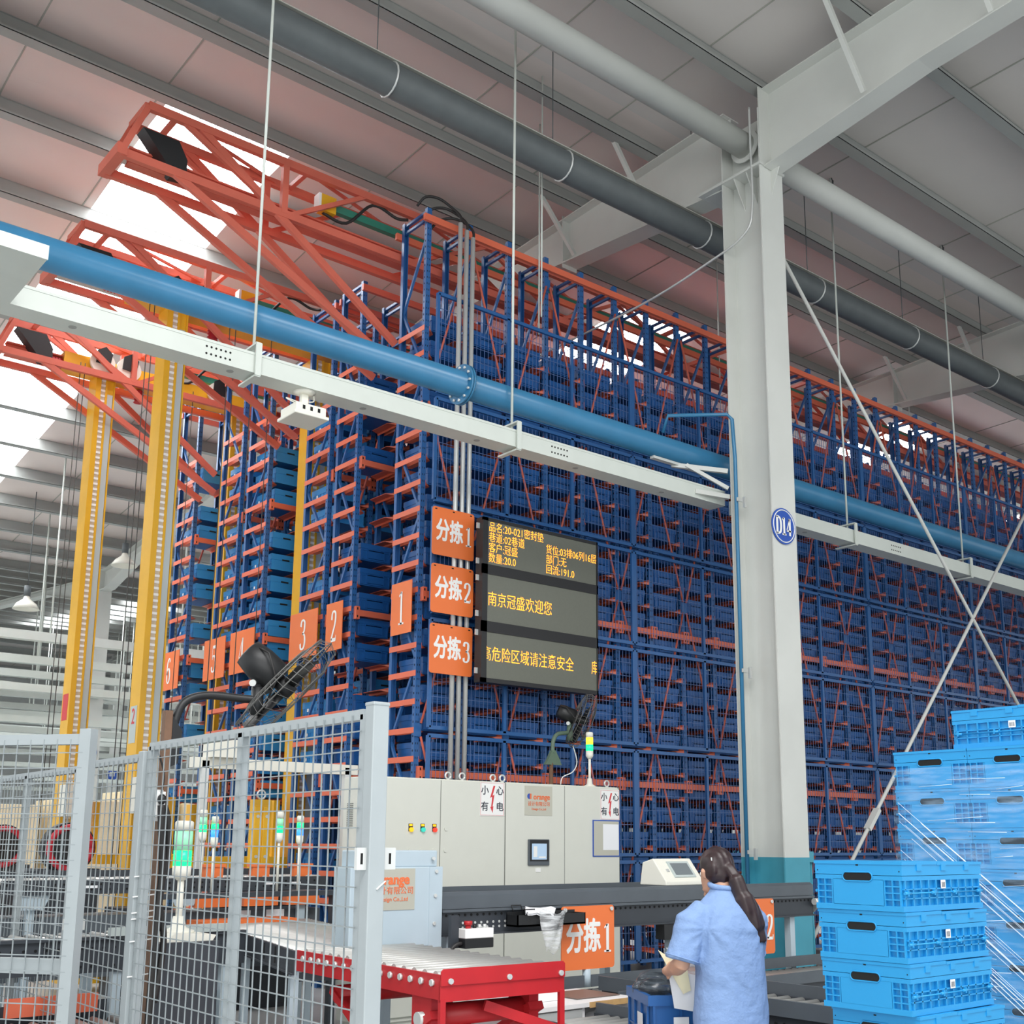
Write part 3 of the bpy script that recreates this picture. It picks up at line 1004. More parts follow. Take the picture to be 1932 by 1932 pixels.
for z in (.12, .52, .72, 1.1, 1.28, 1.66):
    mb.box((-.035, .06, z - .03), (0, .075, z + .03))
mb.build('mounting_tabs', M_ZINC, lb)
MB().box((.1, .12, .1), (.16, .34, .16)).box((W - .2, .12, 1.5), (W - .14, .34, 1.56)).box((.1, .12, 1.5), (.16, .34, 1.56)).box((W - .2, .12, .1), (W - .14, .34, .16)).build('standoff', M_BLUE, lb)

# ================================================================== CRANE AISLES: overhead trusses, stacker cranes
AIS = [(10.6, 11.05, 8.95), (12.92, 13.4, 8.72), (15.36, 15.84, 8.55)]
for ai, (ya, yb, zt) in enumerate(AIS):
    xe = (3.68, 3.84, 3.87)[ai]
    t = thing('crane_truss', 'orange red overhead crane truss, %s aisle from the mesh faced row' % ORD[ai], 'truss', (xe, ya, 0), group='overhead trusses of the crane aisles')
    wy = yb - ya
    zl = zt - .62
    L = 22 if ai == 0 else 14
    for y in (0, wy):
        MB().bar((0, y, zt), (L, y, zt), .06, .09).build('top_chord', M_TRUS, t)
        MB().bar((-.24, y, zl), (L, y, zl), .06, .09).build('lower_chord', M_TRUS, t)
        mb = MB()
        MB().bar((0, y, zt), (-.24, y, zl), .052, .06).build('end_post', M_TRUS, t)
        MB().bar((1.55, y, zl), (1.55, y, zt), .064, .07).build('upright', M_TRUS, t)
        MB().bar((.35, y, zt), (1.5, y, zl), .045, .05).build('web_diagonal', M_TRUS, t)
        MB().bar((1.6, y, zl), (2.6, y, zt), .045, .05).build('web_diagonal', M_TRUS, t)
        MB().bar((.55, y, zt), (6.72 - xe, y, zt - 1.7), .05, .08).build('stay', M_TRUS, t)
        MB().bar((.3, y, zl), (6.72 - xe, y, zl - 1.35), .05, .08).build('stay', M_TRUS, t)
        for k in range(5):
            x = 3.2 + k * 2.34
            MB().bar((x, y, zl), (x + 1.17, y, zt), .04, .045).build('web_diagonal', M_TRUS, t)
            MB().bar((x + 1.17, y, zt), (x + 2.34, y, zl), .04, .045).build('web_diagonal', M_TRUS, t)
    rail = MB().bar((-.1, wy / 2, zl + .2), (L, wy / 2, zl + .2), .12, .02).bar((-.1, wy / 2, zl + .12), (L, wy / 2, zl + .12), .015, .16).bar((-.1, wy / 2, zl + .04), (L, wy / 2, zl + .04), .12, .02)
    rail.build('guide_rail', M_TRUS, t)
    for k in range(9):
        x = .3 + 1.17 * k * 1.3
        MB().bar((x, 0, zt), (x, wy, zt), .05, .05).build('cross_tie', M_TRUS, t)
        MB().bar((x, 0, zt), (x + 1.4, wy, zt), .03, .03).build('plan_brace', M_TRUS, t)
    MB().bar((-.24, -.05, zl + .02), (-.24, wy + .05, zl + .02), .1, .12).build('end_beam', M_TRUS, t)
    MB().bar((0, 0, zt), (0, wy, zt), .07, .07).build('end_beam', M_TRUS, t)
    # black end stop
    pol = [(-.08, .26), (.3, .26), (.4, .08), (.4, -.1), (.26, -.12)]
    MB().prism(pol, wy * .5 - .09, wy * .5 + .09, lambda a, b, q: (a + .05, q - .12, zl + .12 + b)).build('end_stop', M_BLACK, t)
    MB().bar((2.25, wy * .3, zt - .23), (L, wy * .3, zt - .23), .07, .09).build('conductor_rail', M_GREEN, t)
    MB().box((2.05, wy * .3 - .06, zt - .33), (2.24, wy * .3 + .06, zt - .13)).build('rail_feed_box', M_YEL, t)
    MB().box((2.02, wy * .3 - .06, zt - .33), (2.05, wy * .3 + .06, zt - .13)).build('feed_end_cap', M_WHITE, t)
    MB().tube(spline([(2.1, wy * .3, zt - .33), (2.4, wy * .25, zt - .36), (2.7, wy * .1, zt - .05), (3.0, 0, zt - .12), (3.1, -.1, zt - .15)], 6), .018, 8).build('feed_cable', M_CABLE, t)


def mast(parent, x, y, zt, hoist=True):
    """box mast: yellow sides, ladder rack strip, grey cover strip on the camera side"""
    a, b = .132, .14
    x -= .025
    o = MB().box((x - a, y - b, .35), (x + a, y + b, zt)).box((x - a, y - b - .02, .35), (x - a + .07, y - b, zt)).box((x + a - .02, y - b - .02, .35), (x + a, y - b, zt)).box((x + .0, y - b - .02, .35), (x + .03, y - b, zt)).build('mast', M_YEL, parent)
    MB().box((x + .033, y - b - .014, .35), (x + a - .025, y - b, zt - .25)).build('cover_strip', M_GREYP, o)
    mb = MB()
    mb.box((x - a + .07, y - b - .006, .4), (x - .0, y - b, zt), 0)
    z = .45
    while z < zt:
        mb.box((x - a + .07, y - b - .014, z), (x - .0, y - b, z + .03), 1)
        z += .075
    mb.build('ladder_strip', [M_LADD, M_WHITE], o)
    return o


for ci, (yc, zt, wheels) in enumerate(((13.15, 8.05, True), (15.6, 7.95, True))):
    c0 = thing('stacker_crane', ['yellow twin mast stacker crane parked between rack rows three and four', 'yellow twin mast stacker crane in the farthest aisle'][ci], 'crane', (5.1, yc, 0), group='stacker cranes')
    mast(c0, 0, 0, zt)
    mast(c0, 2.02, 0, zt - .1)
    MB().box((-.6, -.12, zt), (2.6, .12, zt + .24)).build('top_beam', M_YEL, c0)
    MB().box((-.8, -.28, .1), (2.8, .28, .38)).build('base_beam', M_YEL, c0)
    for x in (-.1, .27, 1.62):
        wh = MB().cyl((x, -.2, zt + .18), (x, -.14, zt + .18), .17, 24).build('rope_pulley', M_CREAM, c0)
        MB().prism([(-.1, -.08), (.09, -.1), (.12, .08), (.02, .17), (-.09, .1)], -.225, -.2, lambda a, b, q, x=x: (x + a, q, zt + .24 + b)).build('pulley_guard', M_BLACK, wh)
    MB().tube([(-.9 + i * .02, -.0, zt + .1) for i in range(16)], [.05 + .02 * (i % 2) for i in range(16)], 12).build('buffer', M_REDD, c0)
    MB().tube([(.5, -.0, zt - .02 - i * .02) for i in range(10)], [.05 + .02 * (i % 2) for i in range(10)], 12).build('buffer', M_REDD, c0)
    for x in (-.42, -.36, .62, .7, .95, 1.2):
        MB().cyl((x, -.2, .6), (x + .02, -.2, zt + .1), .006, 6).build('hoist_rope', M_ROPE, c0)
    MB().box((.3, -.25, 1.3), (1.75, .25, 1.42)).box((.3, -.08, 1.42), (.38, .08, 2.1)).box((1.64, -.08, 1.42), (1.72, .08, 2.1)).build('lift_carriage', M_YEL, c0)
    MB().cyl((-.85, -.3, 1.52), (-.85, -.12, 1.52), .27, 28).build('winch_drum', M_BLACK, c0)
    MB().tube([(-.85 + .22 * math.cos(a * PI / 14), -.31, 1.52 + .22 * math.sin(a * PI / 14)) for a in range(29)], .035, 8).build('drum_rim', M_REDD, c0)
    MB().box((-1.15, -.25, .38), (-.5, .25, 1.3)).build('drive_housing', M_SLATD, c0)
    if ci == 0:
        n = MB().box((-.172, -.1, 2.7), (-.17, .1, 3.13)).build('number_notice', M_GREYP, c0, (.012, 0, 0))
        text('lettering', '2', .26, M_BOLT, n, (-.1735, .0, 3.0), FACE_X, sx=.8)
    else:
        MB().box((-.16, -.1, 3.15), (-.157, .1, 3.5)).build('number_notice', M_BOLT, c0)
    MB().box((-.2, -.42, 1.9), (.15, -.2, 2.3)).build('control_box', M_CREAM, c0)
# shuttle lifts at the aisle mouths
for i, (x, y, lab) in enumerate(((5.5, 10.95, 'yellow ribbed lift guard plate at the mouth of the nearest aisle'), (4.95, 12.6, 'yellow lift guard plate behind the white topped green lamp'))):
    y -= 0.0
    g = thing('lift_guard', lab, 'guard', (x, y, 0))
    MB().box((-.11, -.03, .5), (.11, .03, 2.02)).box((-.09, -.045, .6), (-.01, -.03, 1.95)).box((.01, -.045, .6), (.09, -.03, 1.95)).build('plate', M_YEL, g, bevel=.008)
    MB().tube([(.045 * math.cos(a * PI / 8), 0, 2.07 + .045 * math.sin(a * PI / 8)) for a in range(17)], .01, 6).build('lifting_eye', M_ZINC, g)
    mb = MB()
    for dx, z in ((-.05, 1.85), (.05, 1.85), (-.05, 1.45), (.05, 1.45)):
        mb.cyl((dx, -.05, z), (dx, -.04, z), .018, 8)
    mb.build('bolt', M_ZINC, g)
    MB().box((-.3, -.2, .0), (.3, .2, .9)).build('base', M_SLATD, g)
pf = thing('portal_frame', 'pale aluminium sensor portal over the aisle conveyors', 'frame', (4.6, 10.4, 0))
MB().box((0, 0, 0), (.07, .07, 2.35)).build('upright', M_ZINC, pf)
MB().box((1.55, 0, 0), (1.62, .07, 2.35)).build('upright', M_ZINC, pf)
MB().box((-.1, 0, 2.28), (1.7, .07, 2.38)).build('beam', M_CREAM, pf)
MB().box((.05, -.12, 2.38), (.35, .12, 2.55)).build('sensor_head', M_CREAM, pf)

# ================================================================== CONTROL CABINETS
def eye(parent, x, y, z):
    return MB().tube([(x + .03 * math.cos(a * PI / 8), y, z + .04 + .03 * math.sin(a * PI / 8)) for a in range(17)], .009, 6).cyl((x, y, z), (x, y, z + .012), .016, 10).build('lifting_eye', M_ZINC, parent)


def warn(x, y, z, w_, h_, lab):
    s = thing('warning_sign', lab, 'sign', (x, y, z), group='electric shock warning signs')
    MB().box((-w_ / 2, -.003, -h_ / 2), (w_ / 2, 0, h_ / 2)).build('plate', M_WHITE, s)
    mb = MB()
    e = .007
    for a, b in (((-1, -1), (1, -1)), ((-1, 1), (1, 1)), ((-1, -1), (-1, 1)), ((1, -1), (1, 1))):
        mb.bar((a[0] * (w_ / 2 - e), -.0035, a[1] * (h_ / 2 - e)), (b[0] * (w_ / 2 - e), -.0035, b[1] * (h_ / 2 - e)), .0015, .003, (0, 1, 0))
    mb.build('border', M_BOLT, s)
    P = [(.012, .115), (-.028, .01), (-.002, .022), (-.014, -.07), (-.026, -.066), (.004, -.118), (.012, -.06), (.002, -.066), (.024, .04), (.0, .028), (.034, .115)]
    MB().prism([(a * w_ / .3, b * h_ / .29) for a, b in P], -.005, -.003, lambda a, b, t: (a, t, b)).build('bolt_symbol', M_BOLT, s)
    for ch, dx, dz in (('小', -1, 1), ('心', 1, 1), ('有', -1, -1), ('电', 1, -1)):
        text('lettering', ch, .085 * h_ / .29, M_TEXT, s, (dx * w_ * .31, -.0035, dz * h_ * .24), bold=.001)


def lamp_unit(parent, x, z, m_, kind='lamp'):
    o = MB().box((x - .022, -.004, z - .014), (x + .022, 0, z + .052)).build('lamp_plate', M_BLACK, parent)
    MB().box((x - .017, -.005, z + .03), (x + .017, -.004, z + .048)).build('caption', M_LAMB, o)
    r = .02 if kind != 'stop' else .032
    MB().cyl((x, -.024, z), (x, 0, z), r, 14).build('indicator_lamp' if kind == 'lamp' else 'push_button', m_, o)
    return o


YC = 8.6
for ci, xa in enumerate((5.345, 6.832)):
    cab = thing('control_cabinet', ['cream control cabinet with two doors and unused lamp holes behind the blue grey housing', 'cream control cabinet with touch screen and tower lamp on top'][ci], 'cabinet', (xa, YC, 0))
    W, H = 1.482, 2.165
    MB().box((0, .02, .1), (W, .45, H)).box((.02, .04, 0), (W - .02, .43, .1)).build('body', M_CAB, cab, bevel=.006)
    for d in range(2):
        x0, x1 = d * W / 2 + .004, (d + 1) * W / 2 - .004
        dr = MB().box((x0, 0, .14), (x1, .02, H - .012)).build('door', M_CAB, cab, bevel=.003)
        if d == 0:
            MB().box((x1 - .0005, .004, .14), (x1 + .008, .021, H - .012)).build('door_gap', M_SEAM, cab)
    MB().box((W - .002, .003, .1), (W + .004, .45, H)).build('side_gap', M_SEAM, cab)
    for x in ((.06, .9, 1.06, W - .06) if ci == 0 else (.05, W - .06)):
        eye(cab, x, .12, H)
    if ci == 0:
        mb = MB()
        for k in range(14):
            mb.box((-.004, .28, 1.72 + k * .016), (0, .38, 1.727 + k * .016))
        mb.build('side_vent', M_SEAM, cab)
        for i, m_ in enumerate((M_LAMB, M_LTEA, M_LRED)):
            lamp_unit(cab, .42 + i * .127, 1.71, m_)
        for k in range(5):
            x, z = (.80, 1.72) if k == 4 else (.415 + k * .127, 1.53)
            MB().cyl((x, -.008, z), (x, 0, z), .017, 14).build('blanking_plug', M_CAB, cab)
    else:
        npl = MB().box((.23, -.004, 1.86), (.575, 0, 2.14)).build('name_plate', M_PLATE, cab)
        text('lettering', 'orange', .075, M_OTEXT, npl, (.44, -.005, 2.035), bold=.002)
        MB().cyl((.285, -.006, 2.04), (.285, -.004, 2.04), .026, 16).build('emblem_disc', M_SBLUE, npl)
        MB().box((.29, -.0065, 2.015), (.31, -.004, 2.065)).build('emblem_bar', M_OTEXT, npl)
        text('lettering', '设计有限公司', .046, M_OTEXT, npl, (.405, -.005, 1.967))
        text('lettering', 'Design Co.,Ltd', .03, M_OTEXT, npl, (.405, -.005, 1.92))
        hm = MB().box((.27, -.02, 1.39), (.53, 0, 1.635)).build('touch_panel', M_SLATE, cab, bevel=.006)
        MB().box((.285, -.023, 1.43), (.515, -.02, 1.63)).build('panel_glass', M_BLACK, hm)
        sc = MB().box((.305, -.025, 1.445), (.49, -.023, 1.595)).build('screen', M_SCRN, hm)
        MB().box((.325, -.026, 1.47), (.37, -.025, 1.57)).box((.39, -.026, 1.46), (.475, -.025, 1.475)).build('screen_panel', M_WHITE, sc)
        MB().box((.37, -.006, 1.33), (.43, 0, 1.365)).build('usb_cover', M_WHITE, cab)
        for r_, row in enumerate(((M_LAMB, M_LTEA, M_LRED, M_WHITE), (M_LTEA, M_BOLT, M_LAMB, M_BOLT))):
            for i, m_ in enumerate(row):
                lamp_unit(cab, .255 + i * .104, 1.135 - r_ * .165, m_, 'lamp' if r_ == 0 else ('stop' if i == 3 else 'button'))
        dh = MB().box((1.11, -.008, 1.47), (1.475, 0, 1.83)).build('document_pocket', M_SBLUE, cab)
        MB().box((1.12, -.0095, 1.48), (1.465, -.008, 1.82)).build('pocket_sheet', M_PLATE, dh)
        MB().box((1.245, -.011, 1.535), (1.46, -.0095, 1.79)).build('paper', M_PAPER, dh)
warn(6.668, YC - .002, 2.0, .285, .31, 'white electric shock warning sign on the cabinet without a touch screen')
warn(8.18, YC - .002, 1.985, .265, .3, 'white electric shock warning sign above the document pocket')


def tower_lamp(x, y, z, pole, r, layers, lab, base=True, tilt=None):
    t = thing('tower_lamp', lab, 'signal lamp', (x, y, z), group='signal tower lamps')
    MB().cyl((0, 0, 0), (0, 0, pole), r * .36, 12).build('pole', M_CREAM, t)
    if base:
        MB().tube([(0, 0, 0), (0, 0, .012), (0, 0, .03), (0, 0, .09)], [r * 1.7, r * 1.7, r * .8, r * .6], 16).build('foot', M_CREAM, t)
    zz = pole
    MB().tube([(0, 0, zz - .03), (0, 0, zz), (0, 0, zz + .05)], [r * .5, r, r], 18).build('lamp_base', M_CREAM, t)
    zz += .05
    for m_, h in layers:
        MB().cyl((0, 0, zz), (0, 0, zz + h - .003), r * .97, 18).build('lens', m_, t)
        zz += h
    MB().tube([(0, 0, zz), (0, 0, zz + .045), (0, 0, zz + .055)], [r, r, r * .8], 18).build('cap', M_CREAM, t)
    return t


tower_lamp(8.09, 8.8, 2.165, .32, .038, [(M_LGRN, .07), (M_LYEL, .07)], 'signal lamp lit yellow and green on top of the control cabinet')

# machine housing over the conveyor
hx = thing('machine_housing', 'blue grey machine housing with orange lettered name plate beside the cabinets', 'machine', (3.5, 6.15, 0))
MB().box((.2, 0, .965), (.87, .2, 1.45)).box((.24, .01, 1.45), (.84, .18, 1.55)).build('body', M_BOX, hx, bevel=.006)
MB().box((.775, -.003, .88), (.875, .0, 1.45)).build('side_cover', M_BOX, hx)
mb = MB()
for x, z in ((.8, 1.5), (.825, 1.42), (.82, 1.27), (.815, 1.1), (.27, 1.44), (.27, 1.1)):
    mb.cyl((x, -.012, z), (x, 0, z), .012, 8)
mb.build('screw', M_ZINC, hx)
npl = MB().box((.36, -.004, 1.19), (.665, -.0, 1.44)).build('name_plate', M_PLATE, hx, bevel=.001)
text('lettering', 'orange', .085, M_OTEXT, npl, (.505, -.005, 1.372), bold=.003)
text('lettering', '设计有限公司', .05, M_OTEXT, npl, (.505, -.005, 1.305))
text('lettering', 'Design Co.,Ltd', .036, M_OTEXT, npl, (.505, -.005, 1.255))
MB().box((.3, -.02, .85), (.68, -.01, .965)).build('dust_flap', M_SLATD, hx)


# ================================================================== CONVEYORS
def holes(mb, xa, xb, y, zs, step=.05, r=.009, ax='x', mi=0):
    n = int((xb - xa) / step)
    for i in range(n):
        for z in zs:
            u = xa + (i + .5) * step
            if ax == 'x':
                mb.tube([(u, y - .002, z), (u, y + .001, z)], r, 8, mi)
            else:
                mb.tube([(y - .002, u, z), (y + .001, u, z)], r, 8, mi)


def sorting_conveyor(name, lab, xa, xb, y, z, depth=.8):
    """high side guide over a perforated rail, seen from below its top"""
    t = thing(name, lab, 'conveyor', (xa, y, 0))
    L = xb - xa
    MB().prism([(-.01, z - .105), (-.01, z - .02), (.02, z), (.05, z), (.05, z - .105)], 0, L, lambda a, b, q: (q, a, b)).build('side_guide', M_SLATE, t)
    MB().box((0, -.025, z - .125), (L, .06, z - .108)).build('top_flange', M_SLATE, t)
    MB().box((0, -.004, z - .26), (L, .02, z - .125)).box((0, -.03, z - .272), (L, .03, z - .26)).build('perforated_rail', M_SLATD, t)
    mb = MB()
    holes(mb, .02, L, -.0045, (z - .145,))
    mb.build('rail_holes', M_DARK, t)
    mb = MB()
    holes(mb, .1, min(L, 1.15), -.006, (z - .195, z - .225), .05, .0085)
    mb.build('bolt_row', M_ZINC, t)
    MB().box((0, .05, z - .14), (L, depth, z - .11)).build('deck', M_SLATD, t)
    MB().box((0, depth, z - .26), (L, depth + .03, z)).build('rear_rail', M_SLATE, t)
    for x in (.06, L * .55, L - .3):
        for yy in (.04, depth - .04):
            MB().box((x, yy - .03, 0), (x + .06, yy + .03, z - .26)).build('leg', M_BOX, t)
    return t


sc_ = sorting_conveyor('sorting_conveyor', 'long dark slate conveyor crossing in front of the control cabinets', 4.4, 8.26, 6.2, 1.285)
MB().box((2.02, -.03, .9), (2.5, .06, 1.01)).build('motor_cover', M_BLACK, sc_)
MB().tube([(3.8, -.06, 1.13), (3.86, -.06, 1.13), (3.9, -.02, 1.11), (3.92, .05, 1.06)], .028, 10).build('end_elbow', M_ZINC, sc_)
MB().tube([(2.2, -.08, 1.03), (2.35, -.1, 1.02), (2.5, -.08, 1.025)], .025, 10).build('bare_coupling', M_ZINC, sc_)
MB().box((2.43, -.05, .3), (2.56, .02, 1.0)).build('grey_leg_cover', M_BOX, sc_)
MB().box((2.57, -.06, .45), (2.72, .0, .995)).build('yellow_leg_cover', M_YEL, sc_)

# hanging sort boards
for i, (xa, xb, zt, zb, n_) in enumerate(((5.385, 5.885, 1.17, .742, '1'), (7.2, 7.68, 1.17, .74, '2'))):
    s = thing('hanging_sort_board', ['orange board reading sort one hung on the conveyor rail', 'orange board half hidden behind the worker'][i], 'sign', ((xa + xb) / 2, 6.15, (zt + zb) / 2), group='orange boards on the conveyor')
    hw, hh, r = (xb - xa) / 2, (zt - zb) / 2, .025
    poly = []
    for cx, cz, a0 in ((hw - r, hh - r, 0), (-hw + r, hh - r, 90), (-hw + r, -hh + r, 180), (hw - r, -hh + r, 270)):
        poly += [(cx + r * math.cos(math.radians(a0 + q * 30)), cz + r * math.sin(math.radians(a0 + q * 30))) for q in range(4)]
    MB().prism(poly[::-1], 0, .006, lambda a, b, t: (a, t, b)).build('plate', M_SIGN, s)
    MB().cyl((hw - .03, -.012, hh - .025), (hw - .03, 0, hh - .025), .014, 10).cyl((-hw + .03, -.012, hh - .025), (-hw + .03, 0, hh - .025), .014, 10).build('fixing_screw', M_ZINC, s)
    MB().cyl((0, .02, -hh), (0, .02, -hh - .12), .03, 12).build('stem', M_BOX, s)
    text('lettering', '分拣', .235, M_WHITE, s, (-.045, -.001, -.005), sx=.7, bold=.007)
    glyphs('numeral', n_, .19, .08, M_WHITE, s, (.178, -.001, -.01), thick=.1, thin=.035)

# black tray with plastic bag and papers on the rail
tr = thing('rail_tray', 'black open tray hooked on the conveyor rail', 'tray', (4.9, 6.03, 1.06))
MB().box((0, 0, 0), (.6, .12, .012)).box((0, 0, 0), (.6, .008, .075)).box((0, 0, 0), (.008, .12, .075)).box((.592, 0, 0), (.6, .12, .075)).box((0, .112, 0), (.6, .12, .09)).build('tray_shell', M_BLACK, tr)
MB().tube([(.06, .0, .075), (.06, -.004, .11), (.14, -.004, .11), (.14, .0, .075)], .004, 6).tube([(.06, .12, .09), (.06, .14, .13), (.14, .14, .13), (.14, .12, .09)], .004, 6).build('wire_hook', M_BLACK, tr)


def sheet(name, P, m_, parent=None, th=.003, nx=6, ny=6, rough=.0, seed=1, loc=(0, 0, 0)):
    """a sheet between four corner points with a little crumple"""
    a, b, c1, d = [Vector(p) for p in P]
    n = (b - a).cross(d - a).normalized()
    vs, fs = [], []
    for s in (0, 1):
        for i in range(nx + 1):
            for j in range(ny + 1):
                u, v = i / nx, j / ny
                p = (a * (1 - u) + b * u) * (1 - v) + (d * (1 - u) + c1 * u) * v
                p = p + n * (rough * noise.noise(Vector((u * 3 + seed, v * 3, seed * 2.3))) + (th if s else 0))
                vs.append(p)
    k = (nx + 1) * (ny + 1)
    for i in range(nx):
        for j in range(ny):
            q = i * (ny + 1) + j
            fs.append((q, q + 1, q + ny + 2, q + ny + 1))
            fs.append((k + q, k + q + ny + 1, k + q + ny + 2, k + q + 1))
    return MB().add(vs, fs, 0, True).build(name, m_, parent, loc)


tag(sheet('paper_pile', [(4.96, 6.0, 1.135), (5.2, 6.02, 1.115), (5.32, 6.14, 1.15), (5.04, 6.14, 1.17)], M_PAPER, None, .012, rough=.03), 'white papers lying in the black rail tray', 'papers')
bagm = MB()
vs = []
for i in range(9):
    for j in range(7):
        u, v = i / 8, j / 6
        x = 5.06 + u * .24 * (1 - .55 * v) + v * .05
        z = 1.155 - v * .26 + .02 * math.sin(u * 9)
        vs.append((x, 5.995 - .03 * math.sin(u * 3.1) * (1 - v * .3) + .012 * math.sin(7 * u + 5 * v), z))
bagm.add(vs, [(i * 7 + j, i * 7 + j + 1, (i + 1) * 7 + j + 1, (i + 1) * 7 + j) for i in range(8) for j in range(6)], 0, True)
bag = bagm.build('plastic_bag', M_POLY)
sol = bag.modifiers.new('thickness', 'SOLIDIFY')
sol.thickness = .004
tag(bag, 'crumpled clear plastic bag drooping over the edge of the black rail tray', 'bag')

# push button station
pb = thing('button_station', 'black and white push button box with red stop button above the red rollers', 'button box', (4.44, 5.98, .95))
MB().box((0, 0, 0), (.225, .09, .06)).build('base', M_BLACK, pb, bevel=.005)
MB().box((0, 0, .06), (.225, .09, .12)).build('lid', M_WHITE, pb, bevel=.005)
MB().cyl((.05, .04, .12), (.05, .04, .14), .018, 12).cyl((.05, .04, .14), (.05, .04, .165), .027, 14).build('stop_button', M_RED, pb)
for x in (.1, .14, .18):
    MB().cyl((x, .04, .12), (x, .04, .142), .012, 10).build('push_button', M_BLACK if x < .11 else M_ZINC, pb)
MB().tube(spline([(0, .04, .03), (-.05, .04, .02), (-.1, .05, -.04), (-.12, .06, -.12), (-.11, .1, -.2)], 5), .013, 8).build('cable', M_CABLE, pb)
MB().box((-.06, .07, .0), (-.0, .1, .2)).build('bracket', M_SLATD, pb)

# operator console on the conveyor
oc = thing('operator_console', 'white slanted operator console with grey screen standing on the dark conveyor', 'console', (6.52, 6.24, 1.288))
W = .42
MB().prism([(0, .0), (.0, .03), (.14, .2), (.25, .17), (.28, .0)], 0, W, lambda a, b, q: (q, a, b)).build('body', M_CREAM, oc, bevel=.006)
nrm = Vector((0, -.17, .14)).normalized()
u_ = Vector((0, .14, .17)).normalized()


def on_slope(x, s, h=0.0):
    return Vector((x, 0, .03)) + u_ * s + nrm * h


def slope_box(xa, xb, s0, s1, h0, h1):
    vs = [on_slope(x, s, h) for h in (h0, h1) for x, s in ((xa, s0), (xb, s0), (xb, s1), (xa, s1))]
    return MB().add(vs, [(3, 2, 1, 0), (4, 5, 6, 7), (0, 1, 5, 4), (1, 2, 6, 5), (2, 3, 7, 6), (3, 0, 4, 7)])


b_ = slope_box(.12, .36, .035, .185, 0, .008).build('screen_bezel', M_GREYP, oc)
slope_box(.145, .335, .055, .165, .008, .011).build('screen', M_SCRO, b_)
slope_box(.07, .1, .09, .115, 0, .006).build('lock', M_ZINC, oc)


def roller_conveyor(name, lab, L, wd, z, pitch=.085, r=.025, side=.12, m_side=None, group=None, loc=(0, 0, 0), rz=0, legs=True, nroll_max=60):
    """rollers across x, running along +y from the root"""
    t = thing(name, lab, 'roller conveyor', loc, rz, group)
    m_side = m_side or M_SLATD
    for x in (-.02, wd):
        MB().box((x, 0, z - side), (x + .02, L, z + .008)).box((x - (.012 if x < 0 else -.02), 0, z - side - .01), (x + (.02 if x < 0 else .032), L, z - side)).build('side_rail', m_side, t)
    rm = MB().cyl((.002, 0, 0), (wd - .002, 0, 0), r, 14).mesh('roller', M_ROLL)
    n = min(nroll_max, int(L / pitch))
    for i in range(n):
        obj('roller', rm, t, (0, (i + .5) * pitch, z - r + .012))
    if legs:
        for y in (.12, L / 2, L - .12):
            for x in (-.01, wd - .04):
                MB().box((x, y - .03, 0), (x + .05, y + .03, z - side)).build('leg', M_BOX, t)
            MB().box((0, y - .02, z - side - .06), (wd, y + .02, z - side - .01)).build('cross_member', m_side, t)
    return t


rc = roller_conveyor('roller_conveyor', 'black sided roller conveyor behind the fence leading to the red lift table', 2.9, .84, .95, loc=(3.49, 6.38, 0), rz=math.radians(-14))
mb = MB()
for i in range(9):
    mb.box((-.024, .15 + i * .3, .85), (-.0205, .17 + i * .3, .95))
mb.build('side_seams', M_DARK, rc)
og = tag(MB().box((3.95, 8.75, .93), (4.78, 9.05, .985)).build('orange_transfer_plate', M_SIGN), 'orange transfer plate at the end of the black sided roller conveyor', 'plate')

# ------------------------------------------------------------------ red lift table
lt = thing('lift_table', 'red scissor lift roller table with bolted end plate', 'lift table', (3.32, 4.67, 0), math.radians(-3))
W, L, z = .75, 1.56, .985
for x in (0, W - .012):
    MB().box((x, 0, z - .12), (x + .012, L, z - .005)).build('side_rail', M_RED, lt)
MB().box((0, -.006, z - .13), (W, .006, z - .03)).build('end_rail', M_RED, lt)
MB().prism([(.0, z - .055), (0, z + .01), (.012, z + .022), (W - .012, z + .022), (W, z + .01), (W, z - .055)], -.014, -.006, lambda a, b, q: (a, q, b)).build('end_plate', M_RED, lt)
mb = MB()
for x in (.05, W / 2 + .02, W - .03):
    mb.cyl((x, -.026, z - .035), (x, -.012, z - .035), .014, 8)
mb.build('end_plate_bolt', M_ZINC, lt)
rm = MB().cyl((.014, 0, 0), (W - .014, 0, 0), .027, 18).mesh('roller', M_ROLL)
for i in range(15):
    y = .06 + i * .1
    r = obj('roller', rm, lt, (0, y, z - .018))
    MB().cyl((-.014, y, z - .045), (0, y, z - .045), .017, 6).build('roller_bolt', M_ZINC, lt)
# under frame and scissor arms
MB().cyl((.08, .2, z - .22), (W - .08, .2, z - .22), .055, 16).build('cross_tube', M_RED, lt)
MB().cyl((.08, 1.2, z - .22), (W - .08, 1.2, z - .22), .05, 16).build('cross_tube', M_RED, lt)
for x in (.06, W - .1):
    arm = MB().bar((x, .1, z - .2), (x, 1.25, .2), .04, .09, (1, 0, 0)).build('scissor_arm', M_RED, lt)
    MB().bar((x + .05, 1.25, z - .2), (x + .05, .1, .2), .04, .09, (1, 0, 0)).build('scissor_arm', M_RED, lt)
    MB().box((x - .03, .12, z - .3), (x + .03, .3, z - .12)).build('hinge_bracket', M_RED, lt)
    mb = MB()
    for q in (.0, ):
        mb.cyl((x - .06, .2, z - .23), (x + .06, .2, z - .23), .035, 14)
    mb.build('pivot_pin', M_ZINC, lt)
